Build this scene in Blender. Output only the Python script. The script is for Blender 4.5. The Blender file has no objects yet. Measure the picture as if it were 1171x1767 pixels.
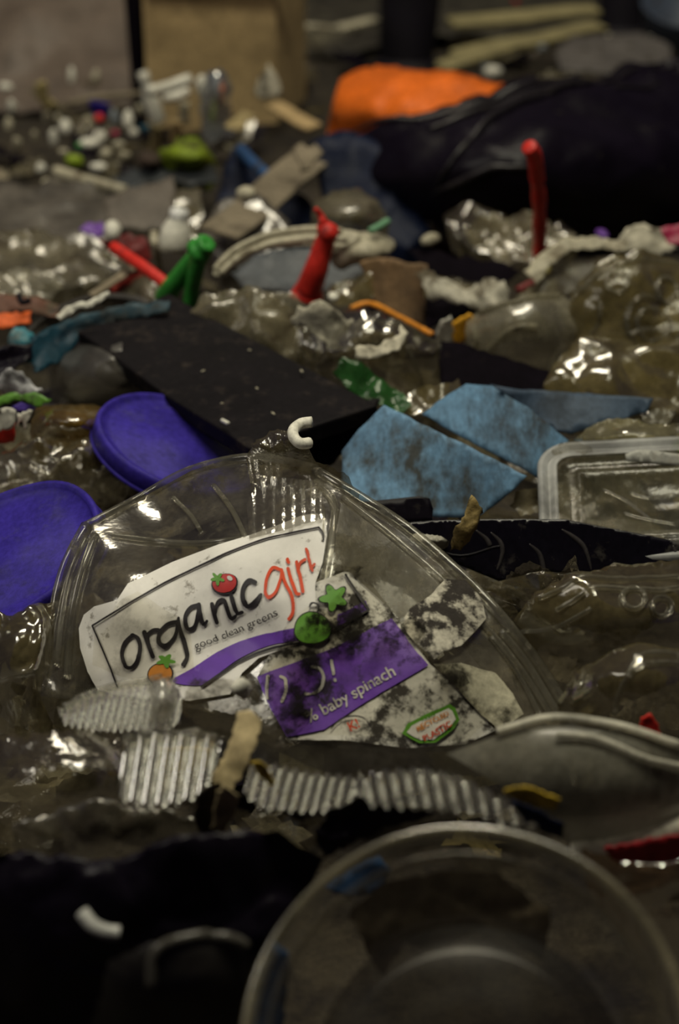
import bpy, math, random
import numpy as np
from mathutils import Vector, Matrix, noise
from mathutils.geometry import delaunay_2d_cdt
random.seed(7)
SC = bpy.context.scene
COL = SC.collection
# ------------------------------------------------------------------ camera, world, lights, exposure
CAM_H, PITCH, F = 0.526, math.radians(25), 3300.0
cd = bpy.data.cameras.new('camera'); cam = bpy.data.objects.new('camera', cd); COL.objects.link(cam)
cam.location = (0, 0, CAM_H); cam.rotation_euler = (math.radians(90) - PITCH, 0, 0)
cd.sensor_fit = 'VERTICAL'; cd.sensor_height = 36; cd.lens = F / 1767 * 36
cd.clip_start = .02; cd.clip_end = 50
cd.dof.use_dof = True; cd.dof.focus_distance = 1.03; cd.dof.aperture_fstop = 5.8
SC.camera = cam
w = bpy.data.worlds.new('night'); SC.world = w; w.use_nodes = True
w.node_tree.nodes['Background'].inputs[0].default_value = (.55, .42, .8, 1)
w.node_tree.nodes['Background'].inputs[1].default_value = .022

def lamp(name, loc, target, sx, sy, power, col):
    l = bpy.data.lights.new(name, 'AREA'); l.shape = 'RECTANGLE'; l.size = sx; l.size_y = sy
    l.energy = power; l.color = col
    o = bpy.data.objects.new(name, l); COL.objects.link(o); o.location = loc
    o.rotation_euler = (Vector(target) - Vector(loc)).to_track_quat('-Z', 'Y').to_euler()
lamp('tube_light', (.2, .85, 2.0), (0, 1.15, 0), 1.1, .35, 27, (1, .945, .73))
lamp('side_light', (-1.3, .7, 1.3), (0, 1.2, 0), .5, .4, 8, (1, .93, .80))
lamp('far_light', (-.1, 2.2, 2.2), (-.1, 2.6, 0), .9, .5, 19, (1, .90, .70))
lamp('glint_light', (.12, 1.9, 1.9), (0, 1.1, 0), .08, .04, 1.5, (1, .95, .85))  # small unseen light added for a few sharp glints
SC.view_settings.view_transform = 'Standard'; SC.view_settings.look = 'None'
SC.view_settings.gamma = 1; SC.view_settings.use_curve_mapping = False
SC.view_settings.exposure = -0.25
SC.cycles.transparent_max_bounces = 24; SC.cycles.max_bounces = 6; SC.cycles.diffuse_bounces = 2
SC.cycles.glossy_bounces = 3; SC.cycles.sample_clamp_indirect = 3
SC.cycles.use_denoising = True

# ------------------------------------------------------------------ geometry of the view
FW = Vector((0, math.cos(PITCH), -math.sin(PITCH))); UP = Vector((0, math.sin(PITCH), math.cos(PITCH))); RT = Vector((1, 0, 0))
C0 = Vector((0, 0, CAM_H))
def ray(x, y): return FW + RT * ((x - 585.5) / F) + UP * ((883.5 - y) / F)
def P(x, y, z=0.0):                       # ground point at height z
    d = ray(x, y); return C0 + d * ((z - CAM_H) / d.z)
def pix(x, y, z=0.0): return (P(x, y, z) - C0).length / F
def nrm(x, y, asp, ang):                  # disc normal from how round it looks and which way it leans
    v = -ray(x, y).normalized(); a = math.radians(ang); s = RT * math.cos(a) + UP * math.sin(a)
    s = (s - v * s.dot(v)).normalized()
    return (v * asp + s * math.sqrt(1 - asp * asp)).normalized()

# ------------------------------------------------------------------ materials
MC = {}
def mat(name, col, a=1.0, rough=.4, dirt=.3, dcol=(.03, .025, .018), ds=60, bump=.3, bs=70, ior=1.5,
        col2=None, cs=25, gr=None, stretch=None, world=False, soft=.12, spec=1.0):
    if name in MC: return MC[name]
    if a < 1 and spec > 0: a = min(.95, a * 1.1 + .10); spec *= .42; gr = (gr or .12) + .06; soft = max(soft, .13)
    m = bpy.data.materials.new(name); m.use_nodes = True; nt = m.node_tree; N = nt.nodes; L = nt.links; N.clear()
    def nd(t, **k):
        n = N.new(t)
        for q, v in k.items(): setattr(n, q, v)
        return n
    out = nd('ShaderNodeOutputMaterial'); tc = nd('ShaderNodeTexCoord')
    if world: vec = nd('ShaderNodeNewGeometry').outputs['Position']
    else:
        oi = nd('ShaderNodeObjectInfo'); mu = nd('ShaderNodeMath', operation='MULTIPLY'); mu.inputs[1].default_value = 9.0
        L.new(oi.outputs['Random'], mu.inputs[0])
        ad = nd('ShaderNodeVectorMath', operation='ADD'); L.new(tc.outputs['Object'], ad.inputs[0]); L.new(mu.outputs[0], ad.inputs[1]); vec = ad.outputs[0]
    if stretch:
        mp = nd('ShaderNodeMapping'); mp.inputs['Scale'].default_value = stretch; L.new(vec, mp.inputs[0]); vec = mp.outputs[0]
    def noi(sc, det=5, ro=.6):
        n = nd('ShaderNodeTexNoise'); n.inputs['Scale'].default_value = sc; n.inputs['Detail'].default_value = det
        n.inputs['Roughness'].default_value = ro; L.new(vec, n.inputs['Vector']); return n.outputs[0]
    def ramp(s, lo, hi):
        r = nd('ShaderNodeMapRange'); r.inputs[1].default_value = lo; r.inputs[2].default_value = hi; L.new(s, r.inputs[0]); return r.outputs[0]
    t = .72 - dirt * .50
    mk = ramp(noi(ds, 7, .68), t, t + soft)
    c2 = col2 or tuple(v * (.7 if a >= 1 else .4) for v in col)
    mx = nd('ShaderNodeMix', data_type='RGBA'); L.new(ramp(noi(cs), .35, .65), mx.inputs[0])
    mx.inputs[6].default_value = (*col, 1); mx.inputs[7].default_value = (*c2, 1)
    my = nd('ShaderNodeMix', data_type='RGBA'); L.new(mk, my.inputs[0]); L.new(mx.outputs[2], my.inputs[6]); my.inputs[7].default_value = (*dcol, 1)
    gn = nd('ShaderNodeMapRange'); sk = .06 if (world or name.startswith('lid_')) else .28; gn.inputs[1].default_value = .3; gn.inputs[2].default_value = .7; gn.inputs[3].default_value = 1 - sk; gn.inputs[4].default_value = 1 + sk
    L.new(noi(240, 4, .7), gn.inputs[0]); vm = nd('ShaderNodeVectorMath', operation='SCALE'); L.new(my.outputs[2], vm.inputs[0]); L.new(gn.outputs[0], vm.inputs['Scale'])
    bp = nd('ShaderNodeBump'); bp.inputs['Strength'].default_value = bump; bp.inputs['Distance'].default_value = .002
    L.new(noi(bs, 4), bp.inputs['Height'])
    if bump >= .3:                         # sharp creases on top of the soft dents
        rn = nd('ShaderNodeTexNoise', noise_type='RIDGED_MULTIFRACTAL'); rn.inputs['Scale'].default_value = bs * .45; rn.inputs['Detail'].default_value = 3; L.new(vec, rn.inputs['Vector'])
        b2 = nd('ShaderNodeBump'); b2.inputs['Strength'].default_value = bump * .8; b2.inputs['Distance'].default_value = .0016
        L.new(rn.outputs[0], b2.inputs['Height']); L.new(bp.outputs[0], b2.inputs['Normal']); bp = b2
    pr = nd('ShaderNodeBsdfPrincipled'); L.new(vm.outputs[0], pr.inputs['Base Color']); L.new(bp.outputs[0], pr.inputs['Normal'])
    rr = nd('ShaderNodeMath', operation='MULTIPLY_ADD'); rr.inputs[1].default_value = .45; rr.inputs[2].default_value = rough; rr.use_clamp = True
    L.new(mk, rr.inputs[0]); L.new(rr.outputs[0], pr.inputs['Roughness']); pr.inputs['IOR'].default_value = ior; pr.inputs['Specular IOR Level'].default_value = min(.5, .3 * spec)
    if a >= 1: L.new(pr.outputs[0], out.inputs[0]); MC[name] = m; return m
    pr.inputs['Specular IOR Level'].default_value = 0
    tl = nd('ShaderNodeBsdfTranslucent'); L.new(vm.outputs[0], tl.inputs[0])
    ms = nd('ShaderNodeMixShader'); ms.inputs[0].default_value = .35; L.new(pr.outputs[0], ms.inputs[1]); L.new(tl.outputs[0], ms.inputs[2])
    tr = nd('ShaderNodeBsdfTransparent'); tr.inputs[0].default_value = (.93, .92, .88, 1)
    fa = nd('ShaderNodeMath', operation='MULTIPLY_ADD'); fa.inputs[1].default_value = .75; fa.inputs[2].default_value = a; fa.use_clamp = True; L.new(mk, fa.inputs[0])
    m1 = nd('ShaderNodeMixShader'); L.new(fa.outputs[0], m1.inputs[0]); L.new(tr.outputs[0], m1.inputs[1]); L.new(ms.outputs[0], m1.inputs[2])
    gl = nd('ShaderNodeBsdfGlossy'); gl.inputs['Roughness'].default_value = gr or .12; gl.inputs[0].default_value = (1, 1, .97, 1); L.new(bp.outputs[0], gl.inputs['Normal'])
    fr = nd('ShaderNodeFresnel'); fr.inputs[0].default_value = ior; L.new(bp.outputs[0], fr.inputs['Normal'])
    fs = nd('ShaderNodeMath', operation='MULTIPLY'); fs.inputs[1].default_value = spec; fs.use_clamp = True; L.new(fr.outputs[0], fs.inputs[0])
    m2 = nd('ShaderNodeMixShader'); L.new(fs.outputs[0], m2.inputs[0]); L.new(m1.outputs[0], m2.inputs[1]); L.new(gl.outputs[0], m2.inputs[2])
    L.new(m2.outputs[0], out.inputs[0]); MC[name] = m; return m

CLEAR = mat('clear_plastic', (.34, .285, .15), a=.10, dirt=.34, dcol=(.16, .13, .085), ds=45, bump=.45, bs=60, ior=1.6, gr=.10, spec=1.3)
CLEAR2 = mat('clear_plastic_clean', (.5, .48, .40), a=.05, dirt=.26, dcol=(.2, .17, .12), ds=60, bump=.15, bs=30, ior=1.6, gr=.07, spec=1.4)
OLIVE = mat('olive_clear_plastic', (.30, .24, .10), a=.42, dirt=.38, dcol=(.10, .08, .045), ds=35, bump=.5, bs=50, ior=1.55, gr=.12, spec=.8)
SMOKY = mat('smoky_plastic', (.10, .09, .075), a=.55, dirt=.36, dcol=(.04, .032, .022), ds=25, bump=.4, bs=30, ior=1.4, gr=.25, spec=.6)
MILKY = mat('milky_plastic', (.50, .46, .33), a=.38, dirt=.36, dcol=(.14, .12, .08), ds=40, bump=.3, bs=40, ior=1.55, gr=.18, spec=.5)
MILKD = mat('dusty_milky_plastic', (.36, .315, .20), a=.42, dirt=.42, dcol=(.075, .058, .034), ds=30, bump=.45, bs=40, ior=1.5, gr=.2, spec=.5)
GREYF = mat('grey_dusty_film', (.26, .23, .19), a=.6, dirt=.4, dcol=(.09, .075, .055), ds=22, bump=.6, bs=35, ior=1.5, gr=.22, spec=.5)
BAGC = mat('crinkled_clear_bag', (.30, .25, .14), a=.14, dirt=.36, dcol=(.11, .085, .05), ds=45, bump=1.0, bs=70, ior=1.6, gr=.09, spec=1.0)
BLACK = mat('black_plastic', (.005, .0035, .007), spec=.5, rough=.42, dirt=.24, dcol=(.018, .014, .012), ds=90, bump=.2, bs=50)
BLACKM = mat('matte_black_plastic', (.004, .0025, .005), spec=.15, rough=.8, dirt=.22, dcol=(.014, .011, .010), ds=70, bump=.2)
BLACKB = mat('black_bag_film', (.006, .004, .009), rough=.38, spec=.7, dirt=.2, dcol=(.02, .016, .016), ds=50, bump=.7, bs=25, ior=1.45)
BOARD = mat('dark_scuffed_board', (.007, .0055, .007), rough=.6, spec=.35, dirt=.36, dcol=(.045, .035, .03), ds=70, bump=.2, bs=120, soft=.3)
PURPLE = mat('purple_lid_plastic', (.042, .027, .31), spec=.5, rough=.5, dirt=.40, dcol=(.045, .04, .12), ds=55, bump=.15, bs=90, col2=(.03, .02, .22), soft=.3)
BLUE = mat('scratched_blue_plastic', (.17, .325, .50), rough=.6, spec=.5, dirt=.54, dcol=(.065, .07, .068), ds=34, bump=.15, bs=90, col2=(.11, .21, .33), stretch=(1.3, .8, .8), soft=.2)
BLUED = mat('grimy_blue_plastic', (.055, .085, .13), rough=.5, spec=.6, dirt=.42, dcol=(.035, .038, .04), ds=25, bump=.2, bs=60, soft=.25)
NAVY = mat('navy_film', (.007, .012, .036), rough=.5, spec=.5, dirt=.3, dcol=(.02, .02, .03), ds=30, bump=.6, bs=25)
TEAL = mat('teal_film', (.010, .055, .085), rough=.4, dirt=.42, dcol=(.03, .035, .035), ds=30, bump=.5, bs=40)
WHITE = mat('white_plastic', (.78, .76, .66), rough=.45, dirt=.25, dcol=(.2, .17, .12), ds=60, bump=.2)
CREAM = mat('dusty_cream_plastic', (.50, .46, .34), rough=.5, dirt=.38, dcol=(.14, .115, .075), ds=35, bump=.4, bs=50)
PAPER = mat('torn_pale_paper', (.60, .56, .44), rough=.8, dirt=.42, dcol=(.06, .05, .035), ds=60, bump=.8, bs=60)
CARD = mat('brown_cardboard', (.50, .36, .18), rough=.9, dirt=.3, dcol=(.14, .10, .05), ds=20, bump=.3, soft=.3)
CARDG = mat('grey_brown_cardboard', (.24, .20, .14), rough=.9, dirt=.4, dcol=(.08, .065, .045), ds=24, bump=.5, soft=.3)
TAN = mat('tan_plastic_scrap', (.45, .36, .18), rough=.6, dirt=.35, dcol=(.12, .09, .05), ds=50)
ORANGE = mat('orange_film', (.85, .17, .015), rough=.5, dirt=.3, dcol=(.25, .05, .02), ds=18, bump=.5, bs=30, soft=.35)
RED = mat('red_plastic', (.70, .035, .025), rough=.4, dirt=.25, dcol=(.12, .02, .02), ds=60, bump=.2)
DRED = mat('dark_red_film', (.16, .018, .018), rough=.5, dirt=.3, dcol=(.05, .02, .02), ds=30)
MAG = mat('magenta_plastic', (.35, .02, .07), rough=.4, dirt=.2)
GREEN = mat('green_plastic', (.05, .33, .05), rough=.4, dirt=.25, dcol=(.03, .08, .03), ds=60)
GREENC = mat('green_clear_film', (.05, .22, .05), a=.55, dirt=.35, dcol=(.03, .05, .02), ds=50, bump=.5, ior=1.6)
LIME = mat('lime_plastic', (.30, .42, .03), rough=.5, dirt=.3, dcol=(.08, .1, .02), ds=40)
MOSS = mat('moss_green_bag', (.22, .30, .02), rough=.6, dirt=.4, dcol=(.05, .05, .015), ds=30, bump=.8)
VIOLET = mat('violet_plastic', (.16, .06, .35), rough=.4, dirt=.25)
YELLOW = mat('yellow_plastic', (.62, .42, .04), rough=.5, dirt=.38, dcol=(.12, .09, .02), ds=60)
YPAP = mat('yellow_paper', (.62, .52, .16), rough=.8, dirt=.42, dcol=(.08, .06, .02), ds=80)
AMBER = mat('amber_clear_plastic', (.30, .18, .03), a=.55, dirt=.35, dcol=(.06, .04, .015), ds=30, ior=1.5)
BGREY = mat('blue_grey_film', (.42, .47, .52), a=.7, dirt=.3, dcol=(.15, .14, .13), ds=30, bump=.6, ior=1.5)
LEAFM = mat('dry_leaf', (.30, .22, .08), rough=.7, dirt=.42, dcol=(.05, .04, .02), ds=90, bump=.8)
STEEL = mat('ribbed_tin', (.5, .48, .40), rough=.35, dirt=.35, dcol=(.08, .07, .05), ds=60)
SOIL = mat('wet_soil', (.020, .018, .018), rough=.8, dirt=.45, dcol=(.05, .042, .032), ds=150, bump=1, bs=200)
GROUND = mat('litter_ground', (.022, .018, .014), rough=.85, dirt=.45, dcol=(.012, .010, .012), ds=18, bump=1, bs=60, col2=(.05, .04, .026), cs=35, soft=.2)

# ------------------------------------------------------------------ object helpers
def tag(o, label=None, cat=None, group=None, kind=None):
    if label: o['label'] = label
    if cat: o['category'] = cat
    if group: o['group'] = group
    if kind: o['kind'] = kind
    return o
WL = {}
def mesh_obj(name, verts, faces, m, parent=None, smooth=True, origin=None):
    if origin is None:
        a = np.array([tuple(v) for v in verts]); origin = Vector((a[:, 0].mean(), a[:, 1].mean(), a[:, 2].min()))
    me = bpy.data.meshes.new(name); me.from_pydata([tuple(Vector(v) - origin) for v in verts], [], [tuple(f) for f in faces]); me.update()
    if smooth: me.polygons.foreach_set('use_smooth', [True] * len(me.polygons))
    me.materials.append(m)
    o = bpy.data.objects.new(name, me); COL.objects.link(o); WL[o.name] = Vector(origin)
    if parent is not None: o.parent = parent; o.location = Vector(origin) - WL[parent.name]
    else: o.location = origin
    return o
def empty(name, loc, label, cat, group=None):
    o = bpy.data.objects.new(name, None); COL.objects.link(o); o.empty_display_size = .02; o.location = loc; WL[o.name] = Vector(loc)
    return tag(o, label, cat, group)
def crump(v, amp, fr, seed=0.0):
    if not amp: return 0.0
    p = v * fr + Vector((seed, seed * 1.7, seed * .3))
    d = noise.voronoi(p * .9 + Vector((0, 0, noise.noise(p * .5))))[0]; d2 = noise.voronoi(p * 2.1 + Vector((5, 3, 1)))[0]
    sg = 1 if math.sin(seed * 12.9) > 0 else -1
    return amp * (.9 * noise.noise(p * .6) + sg * 1.5 * (min(d[1] - d[0], .7) - .28) + .55 * (min(d2[1] - d2[0], .7) - .28) + .10 * noise.noise(p * 7))
def catmull(pts, n=5, closed=False):
    q = [np.array(p, float) for p in pts]; N = len(q); out = []
    for i in range(N if closed else N - 1):
        g = (lambda k: q[k % N]) if closed else (lambda k: q[max(0, min(N - 1, k))])
        p0, p1, p2, p3 = g(i - 1), g(i), g(i + 1), g(i + 2)
        for k in range(n):
            t = k / n
            out.append(.5 * (2 * p1 + (p2 - p0) * t + (2 * p0 - 5 * p1 + 4 * p2 - p3) * t * t + (3 * p1 - p0 - 3 * p2 + p3) * t ** 3))
    if not closed: out.append(q[-1])
    return out
class Surf:                                # a sheet: where each of its points lies in the world
    def __init__(s, pts, z, dome=0, cr=(0, 0), rib=None, ctrl=None, seed=0.0):
        a = np.array([p[:2] for p in pts], float); s.c = (a.min(0) + a.max(0)) / 2; s.h = (a.max(0) - a.min(0)) / 2 + 1e-6
        s.z, s.dome, s.cr, s.rib, s.seed = z, dome, cr, rib, seed; s.tps = None
        if ctrl:
            c = np.array(ctrl, float); X = c[:, :2] / 100; n = len(c)
            K = s.K(X, X) + np.eye(n) * 1e-4; Pm = np.hstack([np.ones((n, 1)), X])
            A = np.vstack([np.hstack([K, Pm]), np.hstack([Pm.T, np.zeros((3, 3))])])
            s.tps = (X, np.linalg.solve(A, np.concatenate([c[:, 2], [0, 0, 0]])))
    @staticmethod
    def K(A, B):
        r = np.sqrt(((A[:, None] - B[None]) ** 2).sum(-1)); return np.where(r > 0, r * r * np.log(r + 1e-12), 0)
    def z0(s, x, y):
        if s.tps:
            X, wv = s.tps; p = np.array([[x / 100, y / 100]]); k = s.K(p, X)[0]
            return float(k @ wv[:len(X)] + wv[-3] + wv[-2] * p[0, 0] + wv[-1] * p[0, 1])
        z0, k, kx = s.z; u = (x - s.c[0]) / s.h[0]; v = (y - s.c[1]) / s.h[1]
        return z0 + (k * (s.c[1] - y) + kx * (x - s.c[0])) * 1e-3 + s.dome * (1 - min(1.3, u * u + v * v))
    def base(s, x, y):
        p = P(x, y, s.z0(x, y))
        d = crump(p, s.cr[0], s.cr[1], s.seed)
        if s.rib:
            dx, dy, per, amp = s.rib; t = (x * dx + y * dy) / per; d += amp * (abs(math.sin(math.pi * t)) - .5) * 2
        if s.tps: return p + (C0 - p).normalized() * d
        if d: p = p + (C0 - p).normalized() * d * .55 + Vector((0, 0, d * .6))
        return p
    def at(s, x, y, lift=0.0):
        p = s.base(x, y)
        if lift: p = p + s.normal(x, y) * lift
        return p
    def normal(s, x, y):
        p = s.base(x, y); n = (s.base(x + 3, y) - p).cross(s.base(x, y - 3) - p).normalized()
        return n if n.dot(C0 - p) > 0 else -n
def fill(surf, pts, sp, rag=0, lift=0, seed=1, jit=.3):
    rnd = random.Random(seed * 77 + len(pts)); bd = []
    n = len(pts)
    for i in range(n):
        a, b = np.array(pts[i][:2], float), np.array(pts[(i + 1) % n][:2], float); L = np.linalg.norm(b - a); k = max(1, int(L / sp))
        nn = np.array([-(b - a)[1], (b - a)[0]]) / max(L, 1e-6)
        for j in range(k):
            p = a + (b - a) * j / k
            if rag: p = p + nn * rag * (rnd.random() - .5) * 2
            bd.append(p)
    bd = np.array(bd); lo, hi = bd.min(0), bd.max(0); ins = []
    y = lo[1] + sp / 2; r = 0
    while y < hi[1]:
        xs = np.arange(lo[0] + (sp / 2 if r % 2 else 0), hi[0], sp)
        for x in xs:
            q = np.array([x + (rnd.random() - .5) * 2 * jit * sp, y + (rnd.random() - .5) * 2 * jit * sp])
            a, b = bd, np.roll(bd, -1, 0)
            c = ((a[:, 1] > q[1]) != (b[:, 1] > q[1]))
            with np.errstate(divide='ignore', invalid='ignore'):
                xi = (b[:, 0] - a[:, 0]) * (q[1] - a[:, 1]) / (b[:, 1] - a[:, 1]) + a[:, 0]
            if (c & (q[0] < xi)).sum() % 2 and ((bd - q) ** 2).sum(1).min() > (sp * .42) ** 2: ins.append(q)
        y += sp * .87; r += 1
    allp = [Vector(p) for p in bd] + [Vector(p) for p in ins]; nb = len(bd)
    vo, eo, fo, *_ = delaunay_2d_cdt(allp, [(i, (i + 1) % nb) for i in range(nb)], [], 1, 1e-4)
    return [surf.at(v.x, v.y, lift) for v in vo], [tuple(f) for f in fo]
SEED = [0]
def sheet(name, label, cat, pts, z, m, dome=0, cr=(.006, 22), sp=13, th=0, rib=None, rag=2.5, sm=False, group=None, parent=None,
          ctrl=None, skirt=0, smooth=True, jit=.3):
    """A crumpled or flat sheet, film or shell; z = (height, rise per px up, rise per px right)."""
    SEED[0] += 1; sd = SEED[0]
    if isinstance(z, (int, float)): z = (z, .15, 0)
    z = tuple(z) + (0,) * (3 - len(z))
    if sm: pts = [tuple(p) for p in catmull([p[:2] for p in pts], 6, True)]
    S = Surf(pts, z, dome, cr, rib, ctrl, sd * 3.1)
    V, Fc = fill(S, pts, sp, rag, 0, sd, jit)
    n_top = len(Fc)
    if skirt:                              # side walls hanging from the boundary
        from collections import Counter
        ec = Counter(); di = {}
        for f in Fc:
            for i in range(3):
                a, b = f[i], f[(i + 1) % 3]; ec[frozenset((a, b))] += 1; di[frozenset((a, b))] = (a, b)
        c = sum((v for v in V), Vector()) / len(V); low = {}
        for e, k in ec.items():
            if k == 1:
                a, b = di[e]
                for q in (a, b):
                    if q not in low:
                        p = V[q].copy(); o = (c - p) * .10; low[q] = len(V); V.append(Vector((p.x + o.x, p.y + o.y, p.z - skirt)))
                Fc.append((b, a, low[a], low[b]))
    o = mesh_obj(name, V, Fc, m, parent, smooth)
    for f in o.data.polygons[n_top:] if skirt else (): f.use_smooth = False
    if th:
        md = o.modifiers.new('thickness', 'SOLIDIFY'); md.thickness = th; md.offset = -1
    if parent is None: tag(o, label, cat, group)
    elif label: tag(o, label)
    o_s = (o, S); return o_s
def tube_mesh(pts, rad, seg=10, close=True):
    pts = [Vector(p) for p in pts]; V = []; Fc = []; n = len(pts)
    if isinstance(rad, (int, float)): rad = [rad] * n
    up = Vector((.13, .2, 1)).normalized()
    for i, p in enumerate(pts):
        t = (pts[min(n - 1, i + 1)] - pts[max(0, i - 1)]).normalized(); a = t.cross(up)
        if a.length < .1: a = t.cross(Vector((1, 0, 0)))
        a.normalize(); b = t.cross(a)
        for k in range(seg):
            q = 2 * math.pi * k / seg; V.append(p + (a * math.cos(q) + b * math.sin(q)) * rad[i])
    for i in range(n - 1):
        for k in range(seg): Fc.append((i * seg + k, i * seg + (k + 1) % seg, (i + 1) * seg + (k + 1) % seg, (i + 1) * seg + k))
    if close: Fc.append(tuple(range(seg))[::-1]); Fc.append(tuple((n - 1) * seg + k for k in range(seg)))
    return V, Fc
def tube(name, pts, rad, m, parent=None, label=None, cat=None, group=None, seg=10):
    V, Fc = tube_mesh(pts, rad, seg); o = mesh_obj(name, V, Fc, m, parent)
    if parent is None: tag(o, label, cat, group)
    elif label: tag(o, label)
    return o
def ptube(name, pp, r, m, n=5, **k):       # through (px, py, height) points
    q = catmull(pp, n); return tube(name, [P(*p) for p in q], r, m, **k)
def lathe(name, prof, seg, m, centre, normal, parent=None, label=None, cat=None, group=None, wob=0, arc=1.0, rib=0, nrib=0, roll=0.0):
    n = Vector(normal).normalized(); a = n.cross(Vector((0, 0, 1)))
    if a.length < .05: a = Vector((1, 0, 0))
    a.normalize(); b = n.cross(a); V = []; Fc = []; c = Vector(centre); np_ = len(prof)
    for k in range(seg + (0 if arc >= 1 else 1)):
        q = 2 * math.pi * arc * k / seg + roll
        for r, h in prof:
            rr = r * (1 + wob * noise.noise(Vector((math.cos(q) * 1.5, math.sin(q) * 1.5, h * 20 + 3))))
            if nrib: rr += rib * math.sin(nrib * q) * (1 if r > prof[0][0] * .3 else 0)
            V.append(c + a * math.cos(q) * rr + b * math.sin(q) * rr + n * (h + wob * .25 * r * noise.noise(Vector((math.cos(q) * 2 + 7, math.sin(q) * 2, 1)))))
    K = seg if arc >= 1 else seg + 1
    for k in range(seg):
        k2 = (k + 1) % K
        for i in range(np_ - 1): Fc.append((k * np_ + i, k * np_ + i + 1, k2 * np_ + i + 1, k2 * np_ + i))
    o = mesh_obj(name, V, Fc, m, parent)
    if parent is None: tag(o, label, cat, group)
    elif label: tag(o, label)
    return o
def slab(name, corners, th, m, parent=None, label=None, cat=None, group=None, bevel=.0015, nseg=6, warp=.0):
    """A board: top quad in world points, real thickness downwards."""
    c = [Vector(p) for p in corners]; n = (c[1] - c[0]).cross(c[3] - c[0]).normalized()
    if n.z < 0: n = -n
    V = []; Fc = []
    for s in (0, 1):
        for i in range(nseg + 1):
            for j in range(nseg + 1):
                u, v = i / nseg, j / nseg
                p = (c[0] * (1 - u) + c[1] * u) * (1 - v) + (c[3] * (1 - u) + c[2] * u) * v
                p = p + n * (warp * noise.noise(p * 9)) - n * th * s; V.append(p)
    K = (nseg + 1) ** 2
    idx = lambda s, i, j: s * K + i * (nseg + 1) + j
    for i in range(nseg):
        for j in range(nseg):
            Fc.append((idx(0, i, j), idx(0, i + 1, j), idx(0, i + 1, j + 1), idx(0, i, j + 1)))
            Fc.append((idx(1, i, j), idx(1, i, j + 1), idx(1, i + 1, j + 1), idx(1, i + 1, j)))
        Fc.append((idx(0, i, 0), idx(1, i, 0), idx(1, i + 1, 0), idx(0, i + 1, 0))); Fc.append((idx(0, i, nseg), idx(0, i + 1, nseg), idx(1, i + 1, nseg), idx(1, i, nseg)))
        Fc.append((idx(0, 0, i), idx(0, 0, i + 1), idx(1, 0, i + 1), idx(1, 0, i))); Fc.append((idx(0, nseg, i), idx(1, nseg, i), idx(1, nseg, i + 1), idx(0, nseg, i + 1)))
    o = mesh_obj(name, V, Fc, m, parent, smooth=False)
    if bevel: b = o.modifiers.new('edge', 'BEVEL'); b.width = bevel; b.segments = 2; b.limit_method = 'ANGLE'; b.angle_limit = 1.0
    if parent is None: tag(o, label, cat, group)
    elif label: tag(o, label)
    return o
def chunk(name, label, cat, p, size, m, group=None, parent=None, seed=0, cr=.25, rot=None, sub=2):
    """A small lump: irregular ball squashed to size (x, y, z)."""
    import bmesh
    bm = bmesh.new(); bmesh.ops.create_icosphere(bm, subdivisions=sub, radius=1); R = Matrix.Rotation(rot or random.random() * 3, 3, 'Z') @ Matrix.Rotation(random.uniform(-.5, .5), 3, 'X')
    V = []
    for v in bm.verts:
        q = v.co * (1 + cr * noise.noise(v.co * 1.3 + Vector((seed, 0, 0))) + cr * .5 * noise.noise(v.co * 3 + Vector((0, seed, 0))))
        V.append(Vector(p) + R @ Vector((q.x * size[0], q.y * size[1], q.z * size[2])))
    Fc = [tuple(v.index for v in f.verts) for f in bm.faces]; bm.free()
    o = mesh_obj(name, V, Fc, m, parent)
    if parent is None: tag(o, label, cat, group)
    elif label: tag(o, label)
    return o
# marks printed on a sheet: ribbons, patches and lettering that follow its surface
def stroke(surf, pts, wd, lift, n=6, acc=None, smooth=True):
    q = catmull(pts, n) if smooth else [np.array(p, float) for p in pts]
    V, Fc = acc if acc else ([], []); m = len(q); b0 = len(V)
    ws = np.interp(np.linspace(0, 1, m), np.linspace(0, 1, len(wd)), wd) if hasattr(wd, '__len__') else [wd] * m
    def cap(c, r):
        s = len(V); V.append(surf.at(c[0], c[1], lift))
        for k in range(10): V.append(surf.at(c[0] + r * math.cos(k * .6283), c[1] + r * math.sin(k * .6283), lift))
        for k in range(10): Fc.append((s, s + 1 + k, s + 1 + (k + 1) % 10))
    for i in range(m):
        t = q[min(m - 1, i + 1)][:2] - q[max(0, i - 1)][:2]; t = t / (np.linalg.norm(t) + 1e-9); nn = np.array([-t[1], t[0]]) * ws[i] / 2
        for s in (-1, 1): V.append(surf.at(q[i][0] + nn[0] * s, q[i][1] + nn[1] * s, lift))
    for i in range(m - 1): Fc.append((b0 + 2 * i, b0 + 2 * i + 1, b0 + 2 * i + 3, b0 + 2 * i + 2))
    if smooth: cap(q[0], ws[0] / 2); cap(q[-1], ws[-1] / 2)
    return V, Fc
def letters(surf, text, x, y, size, ang, lift, shear=0.0, sx=1.0, bold=0.0):
    cu = bpy.data.curves.new('lettering', 'FONT'); cu.body = text; cu.size = 1; cu.offset = bold; cu.resolution_u = 3
    ob = bpy.data.objects.new('lettering', cu); COL.objects.link(ob); dg = bpy.context.evaluated_depsgraph_get()
    me = ob.evaluated_get(dg).to_mesh(); ca, sa = math.cos(math.radians(ang)), math.sin(math.radians(ang)); V = []
    for v in me.vertices:
        u, w_ = v.co.x * size * sx + v.co.y * size * shear, v.co.y * size
        V.append(surf.at(x + u * ca - w_ * sa, y - u * sa - w_ * ca, lift))
    Fc = [tuple(p.vertices) for p in me.polygons]
    bpy.data.objects.remove(ob); return V, Fc
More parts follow.
